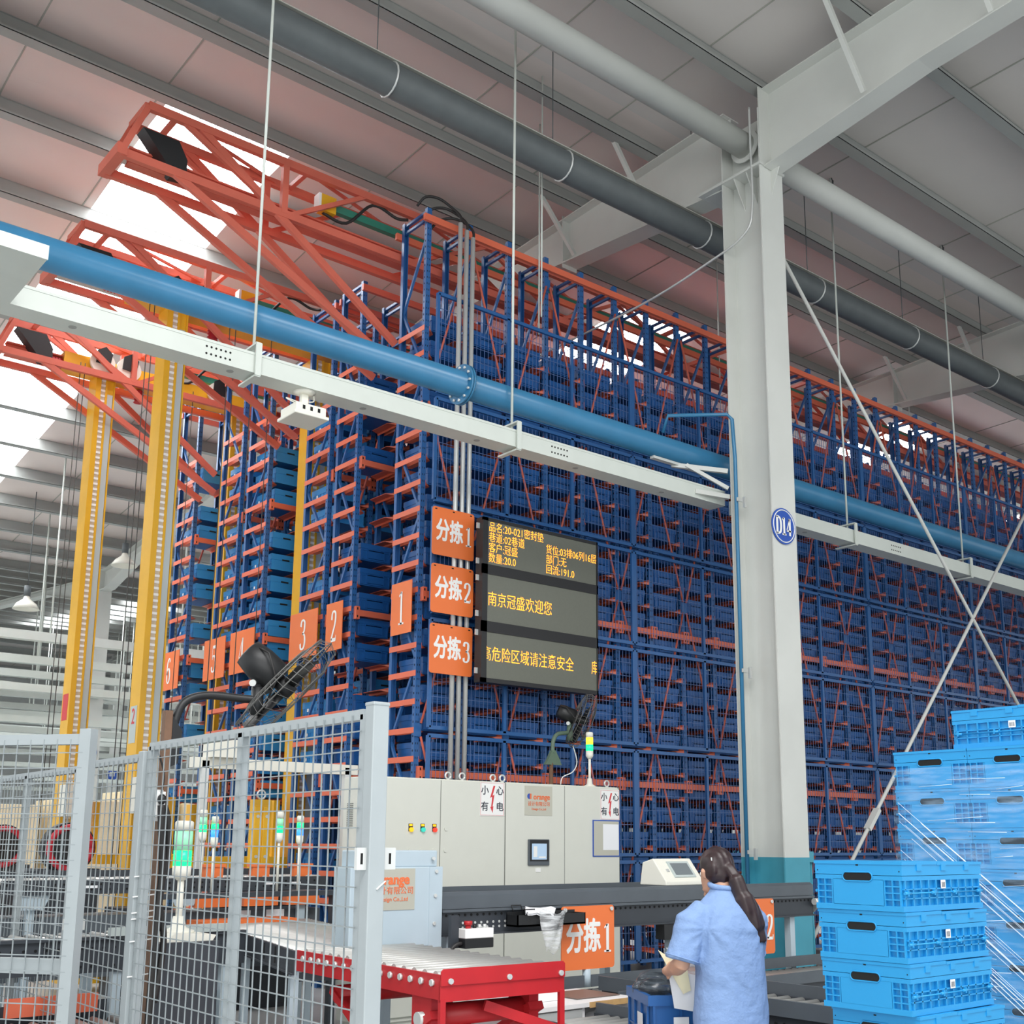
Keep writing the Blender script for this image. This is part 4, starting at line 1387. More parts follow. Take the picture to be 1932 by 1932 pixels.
# looped end handles below the end rail
mb = MB()
mb.box((.0, -.01, z - .3), (.03, .012, z - .12)).box((W - .03, -.01, z - .34), (W, .012, z - .12))
mb.bar((.0, 0, z - .29), (.2, .2, z - .33), .02, .05).bar((W - .015, 0, z - .32), (.3, .06, z - .17), .02, .05)
mb.build('end_loop', M_RED, lt)
MB().box((.0, 0, .08), (W, L, .2)).build('base_frame', M_RED, lt)
MB().cyl((W / 2, .35, .25), (W / 2, .75, z - .3), .04, 14).build('hydraulic_ram', M_SLATD, lt)
MB().box((.012, .02, z - .1), (W - .012, L, z - .085)).build('gap_shade_sheet', M_BLACK, lt)  # black sheet added so the gaps between rollers read as shade

# ------------------------------------------------------------------ low crossing conveyor and side spurs
lc = roller_conveyor('crossing_conveyor', 'low slate roller conveyor crossing behind the worker', 3.3, .62, .6, loc=(5.3, 6.15, 0), rz=-PI / 2, side=.1)
MB().box((-.03, 0, .62), (-.01, 3.3, .7)).box((.64, 0, .6), (.66, 3.3, .68)).build('edge_guide', M_SLATE, lc)
sp = roller_conveyor('spur_conveyor', 'low roller conveyor spur under the dark blue bin', 1.1, .66, .6, loc=(4.24, 4.2, 0), side=.1)
MB().box((-.035, 0, .575), (-.015, 1.1, .665)).box((.675, 0, .575), (.695, 1.1, .665)).build('edge_guide', M_SLATE, sp)
s2 = roller_conveyor('spur_conveyor', 'roller conveyor spur between the worker and the bright blue crates', 2.1, .6, .655, loc=(5.5, 3.75, 0), side=.17, pitch=.11)
MB().box((-.05, 0, .645), (-.03, 2.1, .735)).box((.63, 0, .645), (.65, 2.1, .735)).build('edge_guide', M_SLATE, s2)
mb = MB()
holes(mb, .02, 2.1, -.024, (.6,), .06, .01, 'y')
mb.build('rail_holes', M_DARK, s2)
mb = MB()
for u in (.6, .68, .76, .84, 1.35, 1.42):
    for zz_ in (.54, .515):
        mb.cyl((-.03, u, zz_), (-.02, u, zz_), .008, 8)
mb.build('bolt_row', M_ZINC, s2)
MB().box((-.04, 0, .4), (-.02, 2.1, .48)).build('lower_rail', M_SLATD, s2)
# rear conveyor along the rack seen through the fence
rb = thing('rack_conveyor', 'dark conveyor along the rack ends seen through the fence', 'conveyor', (2.6, 9.3, 0))
MB().box((0, 0, 1.2), (2.75, .03, 1.3)).box((0, -.03, 1.19), (2.75, .03, 1.2)).box((0, .5, 1.2), (2.75, .53, 1.36)).build('side_rail', M_SLATD, rb)
mb = MB()
holes(mb, 0, 2.7, -.001, (1.225, 1.265), .07, .009)
mb.build('rail_holes', M_DARK, rb)
rm = MB().cyl((0, .03, 0), (0, .5, 0), .025, 12).mesh('roller', M_ROLL)
for i in range(26):
    obj('roller', rm, rb, (.06 + i * .105, 0, 1.285))
for x in (.2, 1.4, 2.5):
    MB().box((x, .03, 0), (x + .06, .09, 1.19)).build('leg', M_BOX, rb)
    MB().prism([(x - .1, 1.19), (x + .16, 1.19), (x + .11, 1.08), (x - .05, 1.08)], -.005, .002, lambda a, b, q: (a, q, b)).build('gusset', M_BOX, rb)
for i, x in enumerate((1.62, 2.05, 2.45)):
    MB().box((x, .05, 1.3), (x + .16, .12, 1.4)).box((x - .02, .04, 1.385), (x + .18, .13, 1.41)).build('orange_stop', M_SIGN, rb)
    MB().box((x - .1, -.02, 1.06), (x + .22, .06, 1.17)).build('orange_bracket', M_SIGN, rb)
for x in (.62, 2.15, 2.4):
    MB().box((x, -.003, 1.235), (x + .09, .0, 1.255)).build('paper_label', M_PAPER, rb)
MB().box((0, .1, .55), (2.75, .5, 1.02)).build('skirt_panel', M_SLATE, rb)
for x in (1.9, 2.22):
    MB().box((x, .09, .86), (x + .17, .1, 1.02)).build('white_card', M_PAPER, rb)
# drive plates nearer the fence
dk = thing('drive_conveyor', 'low dark slate conveyor frame behind the fence gate', 'conveyor', (1.9, 7.6, 0))
MB().box((0, 0, .78), (1.85, .03, .98)).box((0, .6, .78), (1.85, .63, .98)).box((0, -.02, .98), (1.85, .05, 1.0)).box((0, .1, .35), (1.85, .12, .6)).build('side_rail', M_SLATD, dk)
MB().box((.9, -.03, 1.0), (1.75, .02, 1.05)).build('pale_guide_strip', M_GREYP, dk)
mb = MB()
holes(mb, 0, 1.8, -.002, (.82, .93), .07, .009)
mb.build('rail_holes', M_DARK, dk)
for x in (.1, .95, 1.7):
    MB().box((x, .02, 0), (x + .06, .08, .78)).build('leg', M_BOX, dk)
    MB().box((x, .55, 0), (x + .06, .61, .78)).build('leg', M_BOX, dk)
rm = MB().cyl((0, .03, 0), (0, .6, 0), .025, 12).mesh('roller', M_ROLL)
for i in range(17):
    obj('roller', rm, dk, (.06 + i * .105, 0, .965))
MB().box((.3, -.035, .55), (.85, .0, .66)).build('orange_cover', M_ORNG, dk)
for i, (y, z, xa, xb) in enumerate(((9.9, .95, .8, 4.2), (8.6, 1.12, -.2, 2.4), (11.6, .75, 1.0, 3.6), (6.9, .5, 1.2, 3.2))):
    q = thing('floor_conveyor', 'dark roller conveyor deep behind the fence, %s of the group' % ORD[i], 'conveyor', (xa, y, 0), group='dark conveyors deep behind the fence')
    W = xb - xa
    MB().box((0, 0, z - .18), (W, .03, z)).box((0, .6, z - .18), (W, .63, z)).build('side_rail', M_SLATD, q)
    rm = MB().cyl((0, .03, 0), (0, .6, 0), .03, 12).mesh('roller', M_ROLL)
    for k in range(int(W / .12)):
        obj('roller', rm, q, (.06 + k * .12, 0, z))
    for x in (.1, W / 2, W - .16):
        MB().box((x, .02, 0), (x + .06, .08, z - .18)).build('leg', M_BOX, q)
        MB().box((x, .55, 0), (x + .06, .61, z - .18)).build('leg', M_BOX, q)
tag(MB().box((4.7, 10.1, .95), (5.6, 10.35, 1.35)).build('roller_housing', M_SLATD), 'dark roller housing at the mouth of the nearest aisle', 'housing')

tower_lamp(2.78, 6.48, 1.09, .32, .053, [(M_LGRN, .09), (M_LGRD, .11)], 'large signal lamp glowing green behind the fence post')
tag(MB().prism([(0, 0), (.28, 0), (.3, .03), (.06, .05)], -.14, .14, lambda a, b, q: (2.65 + a, 6.48 + q, 1.05 + b)).build('lamp_plinth', M_CREAM), 'cream plinth under the large green signal lamp', 'plinth')
tag(MB().box((2.6, 6.3, 0), (2.95, 6.66, 1.05)).build('lamp_stand', M_SLATD), 'dark pedestal under the large green signal lamp behind the fence', 'pedestal')
for i, (x, y, z, p, ls, lab) in enumerate(((4.60, 8.8, 1.2, .42, [(M_LGRN, .06), (M_LGRD, .06)], 'slim signal lamp lit green beside the yellow ribbed guard plate'),
                                           (4.79, 8.8, 1.2, .4, [(M_LBLU, .06), (M_LGRN, .05)], 'slim signal lamp lit blue and green nearest the machine housing'),
                                           (3.93, 8.8, 1.2, .42, [(M_LGRN, .06), (M_LGRD, .06)], 'slim signal lamp lit green just above the large green lamp'),
                                           (4.03, 8.8, 1.2, .38, [(M_LBLU, .06), (M_LGRN, .05)], 'slim signal lamp lit blue beside the large green lamp'))):
    tower_lamp(x, y, z, p, .03, ls, lab, base=False)
tag(MB().box((3.5, 8.74, 1.16), (5.2, 8.86, 1.2)).box((3.55, 8.76, 0), (3.61, 8.82, 1.16)).box((5.1, 8.76, 0), (5.16, 8.82, 1.16)).build('lamp_rail', M_SLATD), 'narrow dark rail carrying the slim signal lamps', 'rail')

# ================================================================== SAFETY FENCE
def fence_panel(parent, L, za, zb, step=.0725, frame=.04, mids=()):
    """panel in the local xz plane, running along +x"""
    mb = MB()
    mb.bar((0, 0, zb), (L, 0, zb), frame, frame).bar((0, 0, za), (L, 0, za), frame, frame)
    for x in [0, L] + list(mids):
        mb.bar((x, 0, za), (x, 0, zb), frame, frame, (1, 0, 0))
    mb.build('panel_frame', M_FENCE, parent)
    mb = MB()
    n = int(L / step)
    for i in range(1, n + 1):
        x = i * step
        if x < L - .02:
            mb.bar((x, .024, za), (x, .024, zb), .0048, .0048, (1, 0, 0))
    z = zb - step * .9
    while z > za:
        mb.bar((0, .028, z), (L, .028, z), .0048, .0048)
        z -= step
    mb.build('wire_mesh', M_FWIRE, parent)


FX = 2.33
fp = thing('mesh_fence', 'grey wire mesh fence panel with middle bar and corner post', 'fence panel', (FX, 3.79, 0), PI / 2)
fence_panel(fp, 2.1, .15, 2.08, mids=(1.05,))
for z in (.6, 1.54, 1.9):
    pass
cp = thing('fence_post', 'square grey fence post at the near corner of the fence', 'post', (FX, 3.72, 0))
MB().box((-.035, -.03, 0), (.035, .03, 2.115)).box((-.037, -.032, 2.105), (.037, .032, 2.12)).build('post', M_FENCE, cp, bevel=.004)
br = MB().box((-.075, -.012, 1.5), (-.035, .006, 1.58)).box((.035, .0, 1.5), (.1, .012, 1.58)).build('clamp_plate', M_ZINC, cp)
MB().box((-.06, -.0125, 1.52), (-.05, -.0118, 1.56)).box((.07, -.0005, 1.52), (.08, .0, 1.56)).build('slot', M_DARK, br)
MB().bar((.0, -.032, 1.43), (.035, -.036, 1.46), .004, .004).build('tie', M_WHITE, cp)
ep = thing('fence_post', 'grey fence post with white socket box and cable ties beside the gate', 'post', (FX, 5.95, 0))
MB().box((-.04, -.035, 0), (.04, .035, 2.06)).build('post', M_FENCE, ep, bevel=.004)
for z in (1.32, 1.24, 1.21, 1.1, .93, 1.42):
    MB().bar((-.045, -.04, z), (.07, -.05, z + .012), .006, .006).build('cable_tie', M_WHITE, ep)
sb = thing('socket_box', 'white socket box with black plugs on the fence post', 'socket', (FX + .02, 5.86, 1.7))
MB().box((0, 0, 0), (.04, .1, .16)).box((-.005, -.02, .02), (.045, .0, .15)).build('body', M_WHITE, sb, bevel=.004)
MB().sphere((.02, -.03, .11), (.022, .03, .028)).build('plug', M_BLACK, sb)
MB().tube(spline([(.02, -.03, .08), (.03, -.03, -.05), (.06, .0, -.25), (.05, 0, -.5), (.05, .02, -.9), (.05, .04, -1.6)], 5), .02, 8).build('cable', M_CABLE, sb)
MB().tube(spline([(.06, .05, .1), (.09, .04, .0), (.1, .04, -.2), (.06, .02, -.38), (.1, .02, -.6), (.07, .02, -.9)], 5), .018, 8).build('cable', M_CABLE, sb)
MB().tube(spline([(.02, -.02, .14), (.03, -.01, .25), (.0, .02, .36)], 5), .006, 6).build('cable', M_CABLE, sb)
g2 = thing('fence_gate', 'narrow grey mesh gate leaf between the two fence posts', 'gate', (FX, 6.02, 0), PI / 2)
fence_panel(g2, .86, .12, 2.03, mids=())
MB().box((.82, -.05, 1.1), (.9, .05, 1.16)).build('hinge', M_ZINC, g2)
g3 = thing('open_gate', 'open grey mesh gate leaf at the edge of the fence', 'gate', (1.915, 5.67, 0), math.radians(128))
fence_panel(g3, 1.05, .1, 2.08, frame=.05)
MB().bar((0, -.01, 1.02), (1.05, -.01, 1.02), .03, .07).build('lock_rail', M_FENCE, g3)
MB().tube([(.04, -.05, 1.0), (.04, -.08, 1.02), (.12, -.08, 1.02), (.12, -.05, 1.0)], .012, 8).build('latch', M_ZINC, g3)
MB().box((-.035, -.03, 0), (.025, .03, 2.13)).build('gate_post', M_FENCE, g3)
g4 = thing('mesh_fence', 'farther grey mesh fence panel seen through the open gate', 'fence panel', (2.43, 7.3, 0), PI / 2)
fence_panel(g4, 3.4, .15, 2.03, mids=(1.0, 2.1))

# ================================================================== WALL FANS


def cage_fan(name, lab, hub, axis, R, post_pts, arm_pts, arm_r, m_arm):
    f = thing(name, lab, 'fan', tuple(post_pts[0]))
    o0 = Vector(post_pts[0])
    ax = Vector(axis).normalized()
    u = ax.cross(Vector((0, 0, 1))).normalized()
    v = u.cross(ax)
    H = Vector(hub) - o0
    P = lambda a, r, d: H + (u * math.cos(a) + v * math.sin(a)) * r + ax * d
    mb = MB()
    mb.tube([H - ax * .2 * R / .36, H - ax * .19 * R / .36, H - ax * .1, H + ax * .02, H + ax * .05], [.05 * R / .36, .085 * R / .36, .1 * R / .36, .1 * R / .36, .075 * R / .36], 20)
    motor = mb.build('motor', M_BLACK, f)
    MB().tube([P(.6, .09 * R / .36, -.16), P(.5, .13 * R / .36, -.1), P(.2, .14, .0) - Vector((0, 0, .06)), H - Vector((0, 0, .25)) - ax * .06], .006, 6).build('cord', M_CABLE, motor)
    mb = MB()
    n = 44
    for k in range(n):          # front and rear guard wires
        a = 2 * PI * k / n
        mb.tube([P(a, .1, .03), P(a, R * .6, .03), P(a, R * .93, .06), P(a, R, .11), P(a + .06, R * .93, .17), P(a + .1, R * .6, .2), P(a + .12, .07, .21)], .0017, 4, cap=False)
    mb.build('guard_wires', M_WIRE, f)
    mb = MB()
    for r, d in ((R, .11), (R * .62, .03), (R * .62, .2), (R * .93, .055), (.11, .03)):
        mb.tube([P(a * PI / 24, r, d) for a in range(49)], .004, 6, cap=False)
    mb.build('guard_ring', M_WIRE, f)
    for k in range(3):
        vs = []
        a0 = 2 * PI * k / 3 + .5
        for i in range(7):
            r = .05 + (R * .86 - .05) * i / 6
            half = .22 + .28 * math.sin(PI * i / 7)
            for s in (-1, 0, 1):
                vs.append(P(a0 + s * half * (.6 if i > 4 else 1), r, .11 + s * .03))
        mb = MB().add(vs, [(i * 3 + j, i * 3 + j + 1, (i + 1) * 3 + j + 1, (i + 1) * 3 + j) for i in range(6) for j in range(2)], 0, True)
        b = mb.build('blade', M_BLACK, f)
        b.modifiers.new('thickness', 'SOLIDIFY').thickness = .004
    MB().tube([H + ax * .03, H + ax * .16], .045, 14).build('hub', M_BLACK, f)
    MB().tube(spline([Vector(p) - o0 for p in arm_pts], 6), arm_r, 10).build('arm', m_arm, f)
    jt = Vector(arm_pts[-1]) - o0
    MB().cyl(jt - Vector((0, 0, .09)), jt + Vector((0, 0, .07)), arm_r * 1.5, 12).bar(jt + Vector((0, 0, .05)), H + ax * -.02 - Vector((0, 0, .08)), .03, .07).build('yoke', M_BLACK if m_arm is M_BLACK else m_arm, f)
    MB().cyl(jt + Vector((0, 0, .1)) - rt * .02 - fw * .03, jt + Vector((0, 0, .1)) - rt * .02 - fw * .05, .02, 12).build('pivot_bolt', M_ZINC, f)
    return f


f1 = cage_fan('cage_fan', 'large black cage fan tilted down on a curved arm above the fence', (3.12, 6.15, 2.56), (.62, -.28, -.62), .375, [(2.52, 6.2, 0)],
              [(2.56, 6.2, 2.18), (2.57, 6.2, 2.27), (2.62, 6.2, 2.37), (2.75, 6.2, 2.415), (2.95, 6.17, 2.41), (3.03, 6.15, 2.41)], .024, M_BLACK)
MB().box((-.02, -.025, 0), (.022, .025, 2.31)).build('post', M_RUST, f1)
MB().prism([(.022, 2.0), (.022, 2.28), (.08, 2.2), (.065, 2.02)], -.03, .03, lambda a, b, q: (a, q, b)).build('wall_plate', M_BLACK, f1)
f2 = cage_fan('cage_fan', 'dark cage fan with green bracket under the message board', (8.15, 9.14, 2.925), (.75, -.45, -.35), .3, [(7.86, 9.14, 0)],
              [(7.88, 9.14, 2.52), (7.885, 9.14, 2.64), (7.94, 9.14, 2.72), (8.06, 9.14, 2.745), (8.12, 9.14, 2.755)], .022, M_FANG)
MB().cyl((0, 0, 0), (0, 0, 2.42), .022, 10).build('post', M_RUST, f2)
MB().prism([(-.09, 2.4), (.13, 2.4), (.1, 2.46), (.045, 2.55), (.0, 2.55), (-.05, 2.46)], -.02, .02, lambda a, b, q: (a, q, b)).build('bracket_plate', M_FANG, f2)
MB().tube(spline([(.3, 0, 2.62), (.36, 0, 2.45), (.3, 0, 2.34), (.16, 0, 2.28), (.13, 0, 2.2)], 5), .006, 6).build('cord', M_WHITE, f2)

# ------------------------------------------------------------------ access point under the tray
ap = thing('access_point', 'small white box device hanging below the long cable tray', 'access point', (4.38, 8.31, 5.07))
MB().box((-.16, -.16, 0), (.16, .16, .03)).box((-.14, -.14, .03), (.14, .14, .11)).build('body', M_CREAM, ap, bevel=.008)
for x in (-.07, .0, .07):
    MB().box((x - .012, -.1415, .055), (x + .012, -.14, .09)).build('port', M_DARK, ap)
MB().box((-.03, -.02, .11), (.03, .02, .24)).tube([(0, 0, .235), (0, 0, .258)], [.05, .1], 18).build('hanger_bracket', M_CREAM, ap)
MB().tube(spline([(-.12, -.1, .1), (-.2, -.1, .12), (-.18, -.05, .15), (-.05, 0, .16)], 5), .006, 6).tube(spline([(.02, 0, .18), (.09, 0, .2), (.09, 0, .25)], 5), .006, 6).build('cord', M_CREAM, ap)


# ================================================================== FOLDING CRATES
CW, CD, CH = .4, .6, .19          # short side (x), long side (y), height


def crate_parts():
    x1, y1 = CW, CD
    mb = MB()
    mb.box((.013, .013, 0), (x1 - .013, y1 - .013, .13)).box((.085, .0, .02), (x1 - .085, y1, .12))
    mb.box((0, 0, 0), (x1, y1, .022))
    mb.box((0, 0, .118), (x1, y1, .135))
    # short side ribbing (y = 0 and y = CD)
    for y0, s in ((0, -1), (y1, 1)):
        yy = y0
        for a in (.012, .045, .08):
            for q in (a, x1 - a):
                mb.box((q - .0026, yy, .022), (q + .0026, yy + .014 * -s, .118))
        for z in (.045, .07, .095):
            for a, b in ((.01, .08), (x1 - .08, x1 - .01)):
                mb.box((a, yy + .001 * -s, z - .0026), (b, yy + .014 * -s, z + .0026))
    # long side ribs
    for xx, s in ((0, 1), (x1, -1)):
        for i in range(11):
            y = .02 + (y1 - .04) * i / 10
            mb.box((xx, y - .0035, .022), (xx + s * .014, y + .0035, .118))
        for z in (.05, .085):
            mb.box((xx, .01, z - .0025), (xx + s * .014, y1 - .01, z + .0025))
    body = mb.mesh('body', M_CRATE)
    lid = MB()
    z0 = .137
    lid.box((0, 0, z0), (x1, y1, CH - .004))
    lid.box((-.003, -.003, CH - .012), (x1 + .003, y1 * .42, CH)).box((-.003, y1 * .42 + .002, CH - .014), (x1 + .003, y1 + .003, CH - .003))
    for xx in (-.004, x1):
        for y in (.12, .3, .48):
            lid.box((xx, y - .018, CH - .035), (xx + .004, y + .018, CH - .008))
    mlid = lid.mesh('lid', M_CRATE)
    hin = MB()
    for xx in (-.003, x1 + .003):
        for y in (.03, .22, .38, .57):
            hin.tube([(xx, y - .022, .07), (xx, y + .022, .07)], .006, 8)
            hin.box((xx - .005, y - .004, .06), (xx + .005, y + .004, .082))
        hin.tube([(xx, .02, .07), (xx, y1 - .02, .07)], .003, 6)
    mh = hin.mesh('hinge', M_CRATE)
    hs = MB()
    for y0, s in ((0, -1), (y1, 1)):
        hs.tube([(x1 / 2 - .05, y0 + s * .0015, .13), (x1 / 2 + .05, y0 + s * .0015, .13)], .016, 12, 1, flat=1)
    rim = MB()
    for y0, s in ((0, -1), (y1, 1)):
        pts = []
        for a in range(25):
            t = 2 * PI * a / 24
            cx = x1 / 2 + (.05 if math.cos(t) >= 0 else -.05)
            pts.append((cx + .018 * math.cos(t), y0 + s * .001, .13 + .018 * math.sin(t)))
        rim.tube(pts, .003, 6, cap=False)
    slots, notch = [], MB()
    for y0, s in ((0, -1), (y1, 1)):
        slot = MB()
        pts = []
        for a in range(24):
            t = 2 * PI * a / 24
            cx = x1 / 2 + (.05 if math.cos(t) >= 0 else -.05)
            pts.append((cx + .017 * math.cos(t), .13 + .017 * math.sin(t)))
        slot.prism(pts if s < 0 else pts, y0 - .0006, y0 + .0006, lambda a, b, q: (a, q, b))
        slots.append(('hand_hole', slot.mesh('hand_hole', M_DARK)))
        notch.box((x1 / 2 - .006, y0 - .0006, .172), (x1 / 2 + .006, y0 + .0006, .178))
        for q in (.012, x1 - .012):
            notch.box((q - .002, y0 - .0006, .15), (q + .002, y0 + .0006, .155))
    lab = MB().box((-.0055, .27, .085), (-.005, .305, .118)).box((x1 + .005, .27, .085), (x1 + .0055, .305, .118))
    bars = MB()
    for k in range(6):
        y = .276 + k * .0045
        bars.box((-.0062, y, .09), (-.0056, y + .002, .11)).box((x1 + .0056, y, .09), (x1 + .0062, y + .002, .11))
    return [('body', body), ('lid', mlid), ('hinge', mh), ('handle_rim', rim.mesh('handle_rim', M_CRATE)), ('lid_slot_print', notch.mesh('lid_slot_print', M_DARK))] + slots + [('barcode_label', lab.mesh('barcode_label', M_PAPER)), ('barcode', bars.mesh('barcode', M_TEXT))]


CP = crate_parts()


def crate(label, loc, rz, group, pale=False):
    t = thing('folding_crate', label, 'crate', loc, rz, group)
    lab = None
    for n_, me in CP:
        o = obj(n_, me, lab if n_ == 'barcode' else t)
        if n_ == 'barcode_label':
            lab = o
    return t


# near stack: corner towards the camera; local +x runs along the handle side towards the left, the long side runs right
def stack_axes(az_short):
    return math.radians(az_short - 180)


A_S = 91.0
C0 = Vector((4.008, 2.584, 0))
zt = 1.538
names = ['bright blue lidded crate topmost on the near stack by the worker', 'bright blue crate second from the top of the near stack', 'bright blue crate third from the top of the near stack',
         'bright blue crate fourth in the near stack, shifted towards the wrapped load', 'bright blue crate fifth in the near stack, cut by the frame', 'bright blue crate near the foot of the near stack', 'bright blue crate at the foot of the near stack']
sd = Vector((math.cos(math.radians(A_S)), math.sin(math.radians(A_S)), 0))
ld = Vector((math.cos(math.radians(A_S - 90)), math.sin(math.radians(A_S - 90)), 0))
for i in range(7):
    z = zt - (i + 1) * .1915
    jit = [(0, 0, 0), (.012, .0, .4), (.02, .006, .8), (.075, .03, 2.0), (.07, .02, 1), (.06, .02, 0), (.06, .02, 0)][i]
    c1 = C0 + ld * jit[0] * .6 - sd * jit[0] * .2
    # local frame: x along -sd starting at far end of the short side
    rz = math.radians(A_S - 180 - jit[2])
    xd = Vector((math.cos(rz), math.sin(rz), 0))
    org = c1 - xd * CW
    crate(names[i], (org.x, org.y, z), rz, 'bright blue crates of the near stack')
pl = thing('pallet', 'low pallet under the near stack of bright blue crates', 'pallet', tuple(C0 - sd * 0 + Vector((0, 0, 0))), math.radians(A_S - 180))
MB().box((-.42, -.02, 0), (.04, .64, .14)).build('deck', M_CARD, pl)

# wrapped load behind
D0 = Vector((5.23, 2.57, 0))
cl = []
for col in range(2):
    for k in range(10):
        z = 2.066 - (k + 1) * .1915
        org = None
        cpt = D0 + sd * (.402 if col == 0 else 0.0)
        rz = math.radians(A_S - 180)
        xd = Vector((math.cos(rz), math.sin(rz), 0))
        org = cpt - xd * CW
        crate('wrapped blue crate in the %s column, %s from the top' % (['stack side', 'outer'][col], ORD[k]), (org.x, org.y, z), rz, 'blue crates under the stretch film')
cpt = D0 + sd * .47 + ld * .05
rz = math.radians(A_S - 90)
xd = Vector((math.cos(rz), math.sin(rz), 0))
crate('single bright blue crate lying on top of the wrapped load', (5.26, 2.46, 2.068), 0, None)
# film round the load
fm = thing('stretch_film', 'clear stretch film wound round the taller load of blue crates', 'stretch film', (D0.x, D0.y, 0), math.radians(A_S - 180))
fa, fb = -.812, .012
fm_mb = MB()
zs_ = [.1, .5, .9, 1.3, 1.6, 1.98]
pts = [(fa, -.012), (fb, -.012), (fb, .612), (fa, .612)]
vs, fs = [], []
for z in zs_:
    for i in range(4):
        a, b = pts[i], pts[(i + 1) % 4]
        for q in range(8):
            t = q / 8
            n_ = noise.noise(Vector((i + t, z * 2, 3.1))) * .006
            vs.append((a[0] + (b[0] - a[0]) * t + n_, a[1] + (b[1] - a[1]) * t - n_, z))
for k in range(len(zs_) - 1):
    for j in range(32):
        fs.append((k * 32 + j, k * 32 + (j + 1) % 32, (k + 1) * 32 + (j + 1) % 32, (k + 1) * 32 + j))
fm_mb.add(vs, fs, 0, True).build('film', M_FILM, fm)
mb = MB()
r5 = random.Random(3)
for k in range(22):            # ropy twisted strands running slantwise
    z0 = 1.84 - k * .017 - (.09 if k > 8 else 0) - (.07 if k > 14 else 0) + r5.uniform(-.01, .01)
    s0 = r5.uniform(.02, .3) if k % 3 else .03
    s1 = min(.815, s0 + r5.uniform(.45, .8))
    sl = .82
    x0_, x1_ = fa + s0, fa + s1
    mb.tube([(x0_, -.0165, z0 - s0 * sl), (x1_, -.0165, z0 - s1 * sl)], r5.choice((.0008, .0012, .0022)), 5)
for k in range(40):
    z0 = r5.uniform(.2, 1.95)
    s0 = r5.uniform(0, .6)
    mb.tube([(fa + s0, -.016, z0), (fa + min(.82, s0 + r5.uniform(.08, .3)), -.016, z0 + r5.uniform(-.012, .02))], .0011, 4)
mb.build('strands', M_STRAP, fm)['kind'] = 'stuff'

# ------------------------------------------------------------------ desk and bin by the red table
dsk = thing('work_desk', 'white laminate work desk half hidden under the red lift table', 'desk', (4.38, 5.3, 0), math.radians(2))
MB().box((0, 0, .64), (.92, .55, .665)).build('top', M_DESK, dsk)
MB().box((.5, -.005, .635), (.92, .0, .668)).build('wood_edge', M_WOOD, dsk)
MB().box((.02, .02, 0), (.04, .53, .64)).box((.46, .02, 0), (.48, .53, .64)).box((.87, .02, 0), (.89, .53, .64)).box((.02, .5, 0), (.89, .53, .64)).build('panel', M_DESK, dsk)
MB().box((.48, .03, .5), (.87, .5, .515)).build('shelf', M_WOOD, dsk)
MB().box((.06, .01, .56), (.45, .03, .63)).build('drawer_rail', M_ZINC, dsk)
tag(sheet('paper_pile', [(4.9, 5.36, .53), (5.21, 5.37, .53), (5.2, 5.6, .55), (4.9, 5.6, .55)], M_PAPER, None, .02, rough=.05, seed=4), 'crumpled papers on the desk shelf under the wood edge', 'papers')
tag(MB().box((4.9, 5.45, .667), (5.26, 5.78, .672)).build('brown_board', mat('brown_board', (112, 96, 88), .35)), 'thin brown board lying on the white desk', 'board')
tag(MB().box((4.5, 5.5, .667), (4.82, 5.8, .72)).box((4.51, 5.51, .7), (4.81, 5.79, .722)).build('white_carton', M_DESK), 'low white carton on the desk behind the red end plate', 'carton')
bb = thing('picking_bin', 'dark blue picking bin with white barcode beside the worker', 'bin', (4.36, 4.3, .575), math.radians(-30))
w_, d_, h_ = .6, .42, .27
mb = MB()
t_ = .012
mb.box((0, 0, 0), (w_, d_, .012)).box((0, 0, 0), (w_, t_, h_)).box((0, d_ - t_, 0), (w_, d_, h_)).box((0, 0, 0), (t_, d_, h_)).box((w_ - t_, 0, 0), (w_, d_, h_))
mb.box((-.012, -.012, h_ - .05), (w_ + .012, 0, h_)).box((-.012, d_, h_ - .05), (w_ + .012, d_ + .012, h_)).box((-.012, 0, h_ - .05), (0, d_, h_)).box((w_, 0, h_ - .05), (w_ + .012, d_, h_))
for x in (.02, .16, .3, .44, .58):
    mb.box((x - .006, -.01, 0), (x + .006, 0, h_ - .05))
for y in (.03, .15, .28, .4):
    mb.box((-.01, y - .006, 0), (0, y + .006, h_ - .05))
mb.box((-.006, 0, .09), (0, d_, .1))
mb.build('shell', M_BIN, bb)
MB().box((-.013, .1, .1), (-.0115, .2, .17)).box((.12, -.013, .1), (.2, -.0115, .165)).build('barcode_label', M_PAPER, bb)
bg_ = MB()
for i, (x, y, z, r) in enumerate(((4.52, 4.42, .85, .09), (4.6, 4.5, .87, .1), (4.68, 4.36, .84, .08), (4.56, 4.52, .84, .08))):
    bg_.sphere((x, y, z), (r, r, r * .75), 14)
o = bg_.build('dark_poly_bag', glassy('grey_polybag', (70, 78, 86), .55))
tag(o, 'translucent grey plastic bag bulging from the dark blue picking bin', 'bag')
tag(MB().sphere((4.82, 4.34, .84), (.1, .1, .06), 16).build('blue_bag', M_CRATE), 'bright blue bag lying in the dark blue picking bin', 'bag')

# ================================================================== THE WORKER
wk = thing('person', 'person with dark ponytail in light blue short sleeved work shirt holding papers', 'person', (4.44, 3.84, 0), math.radians(-24))


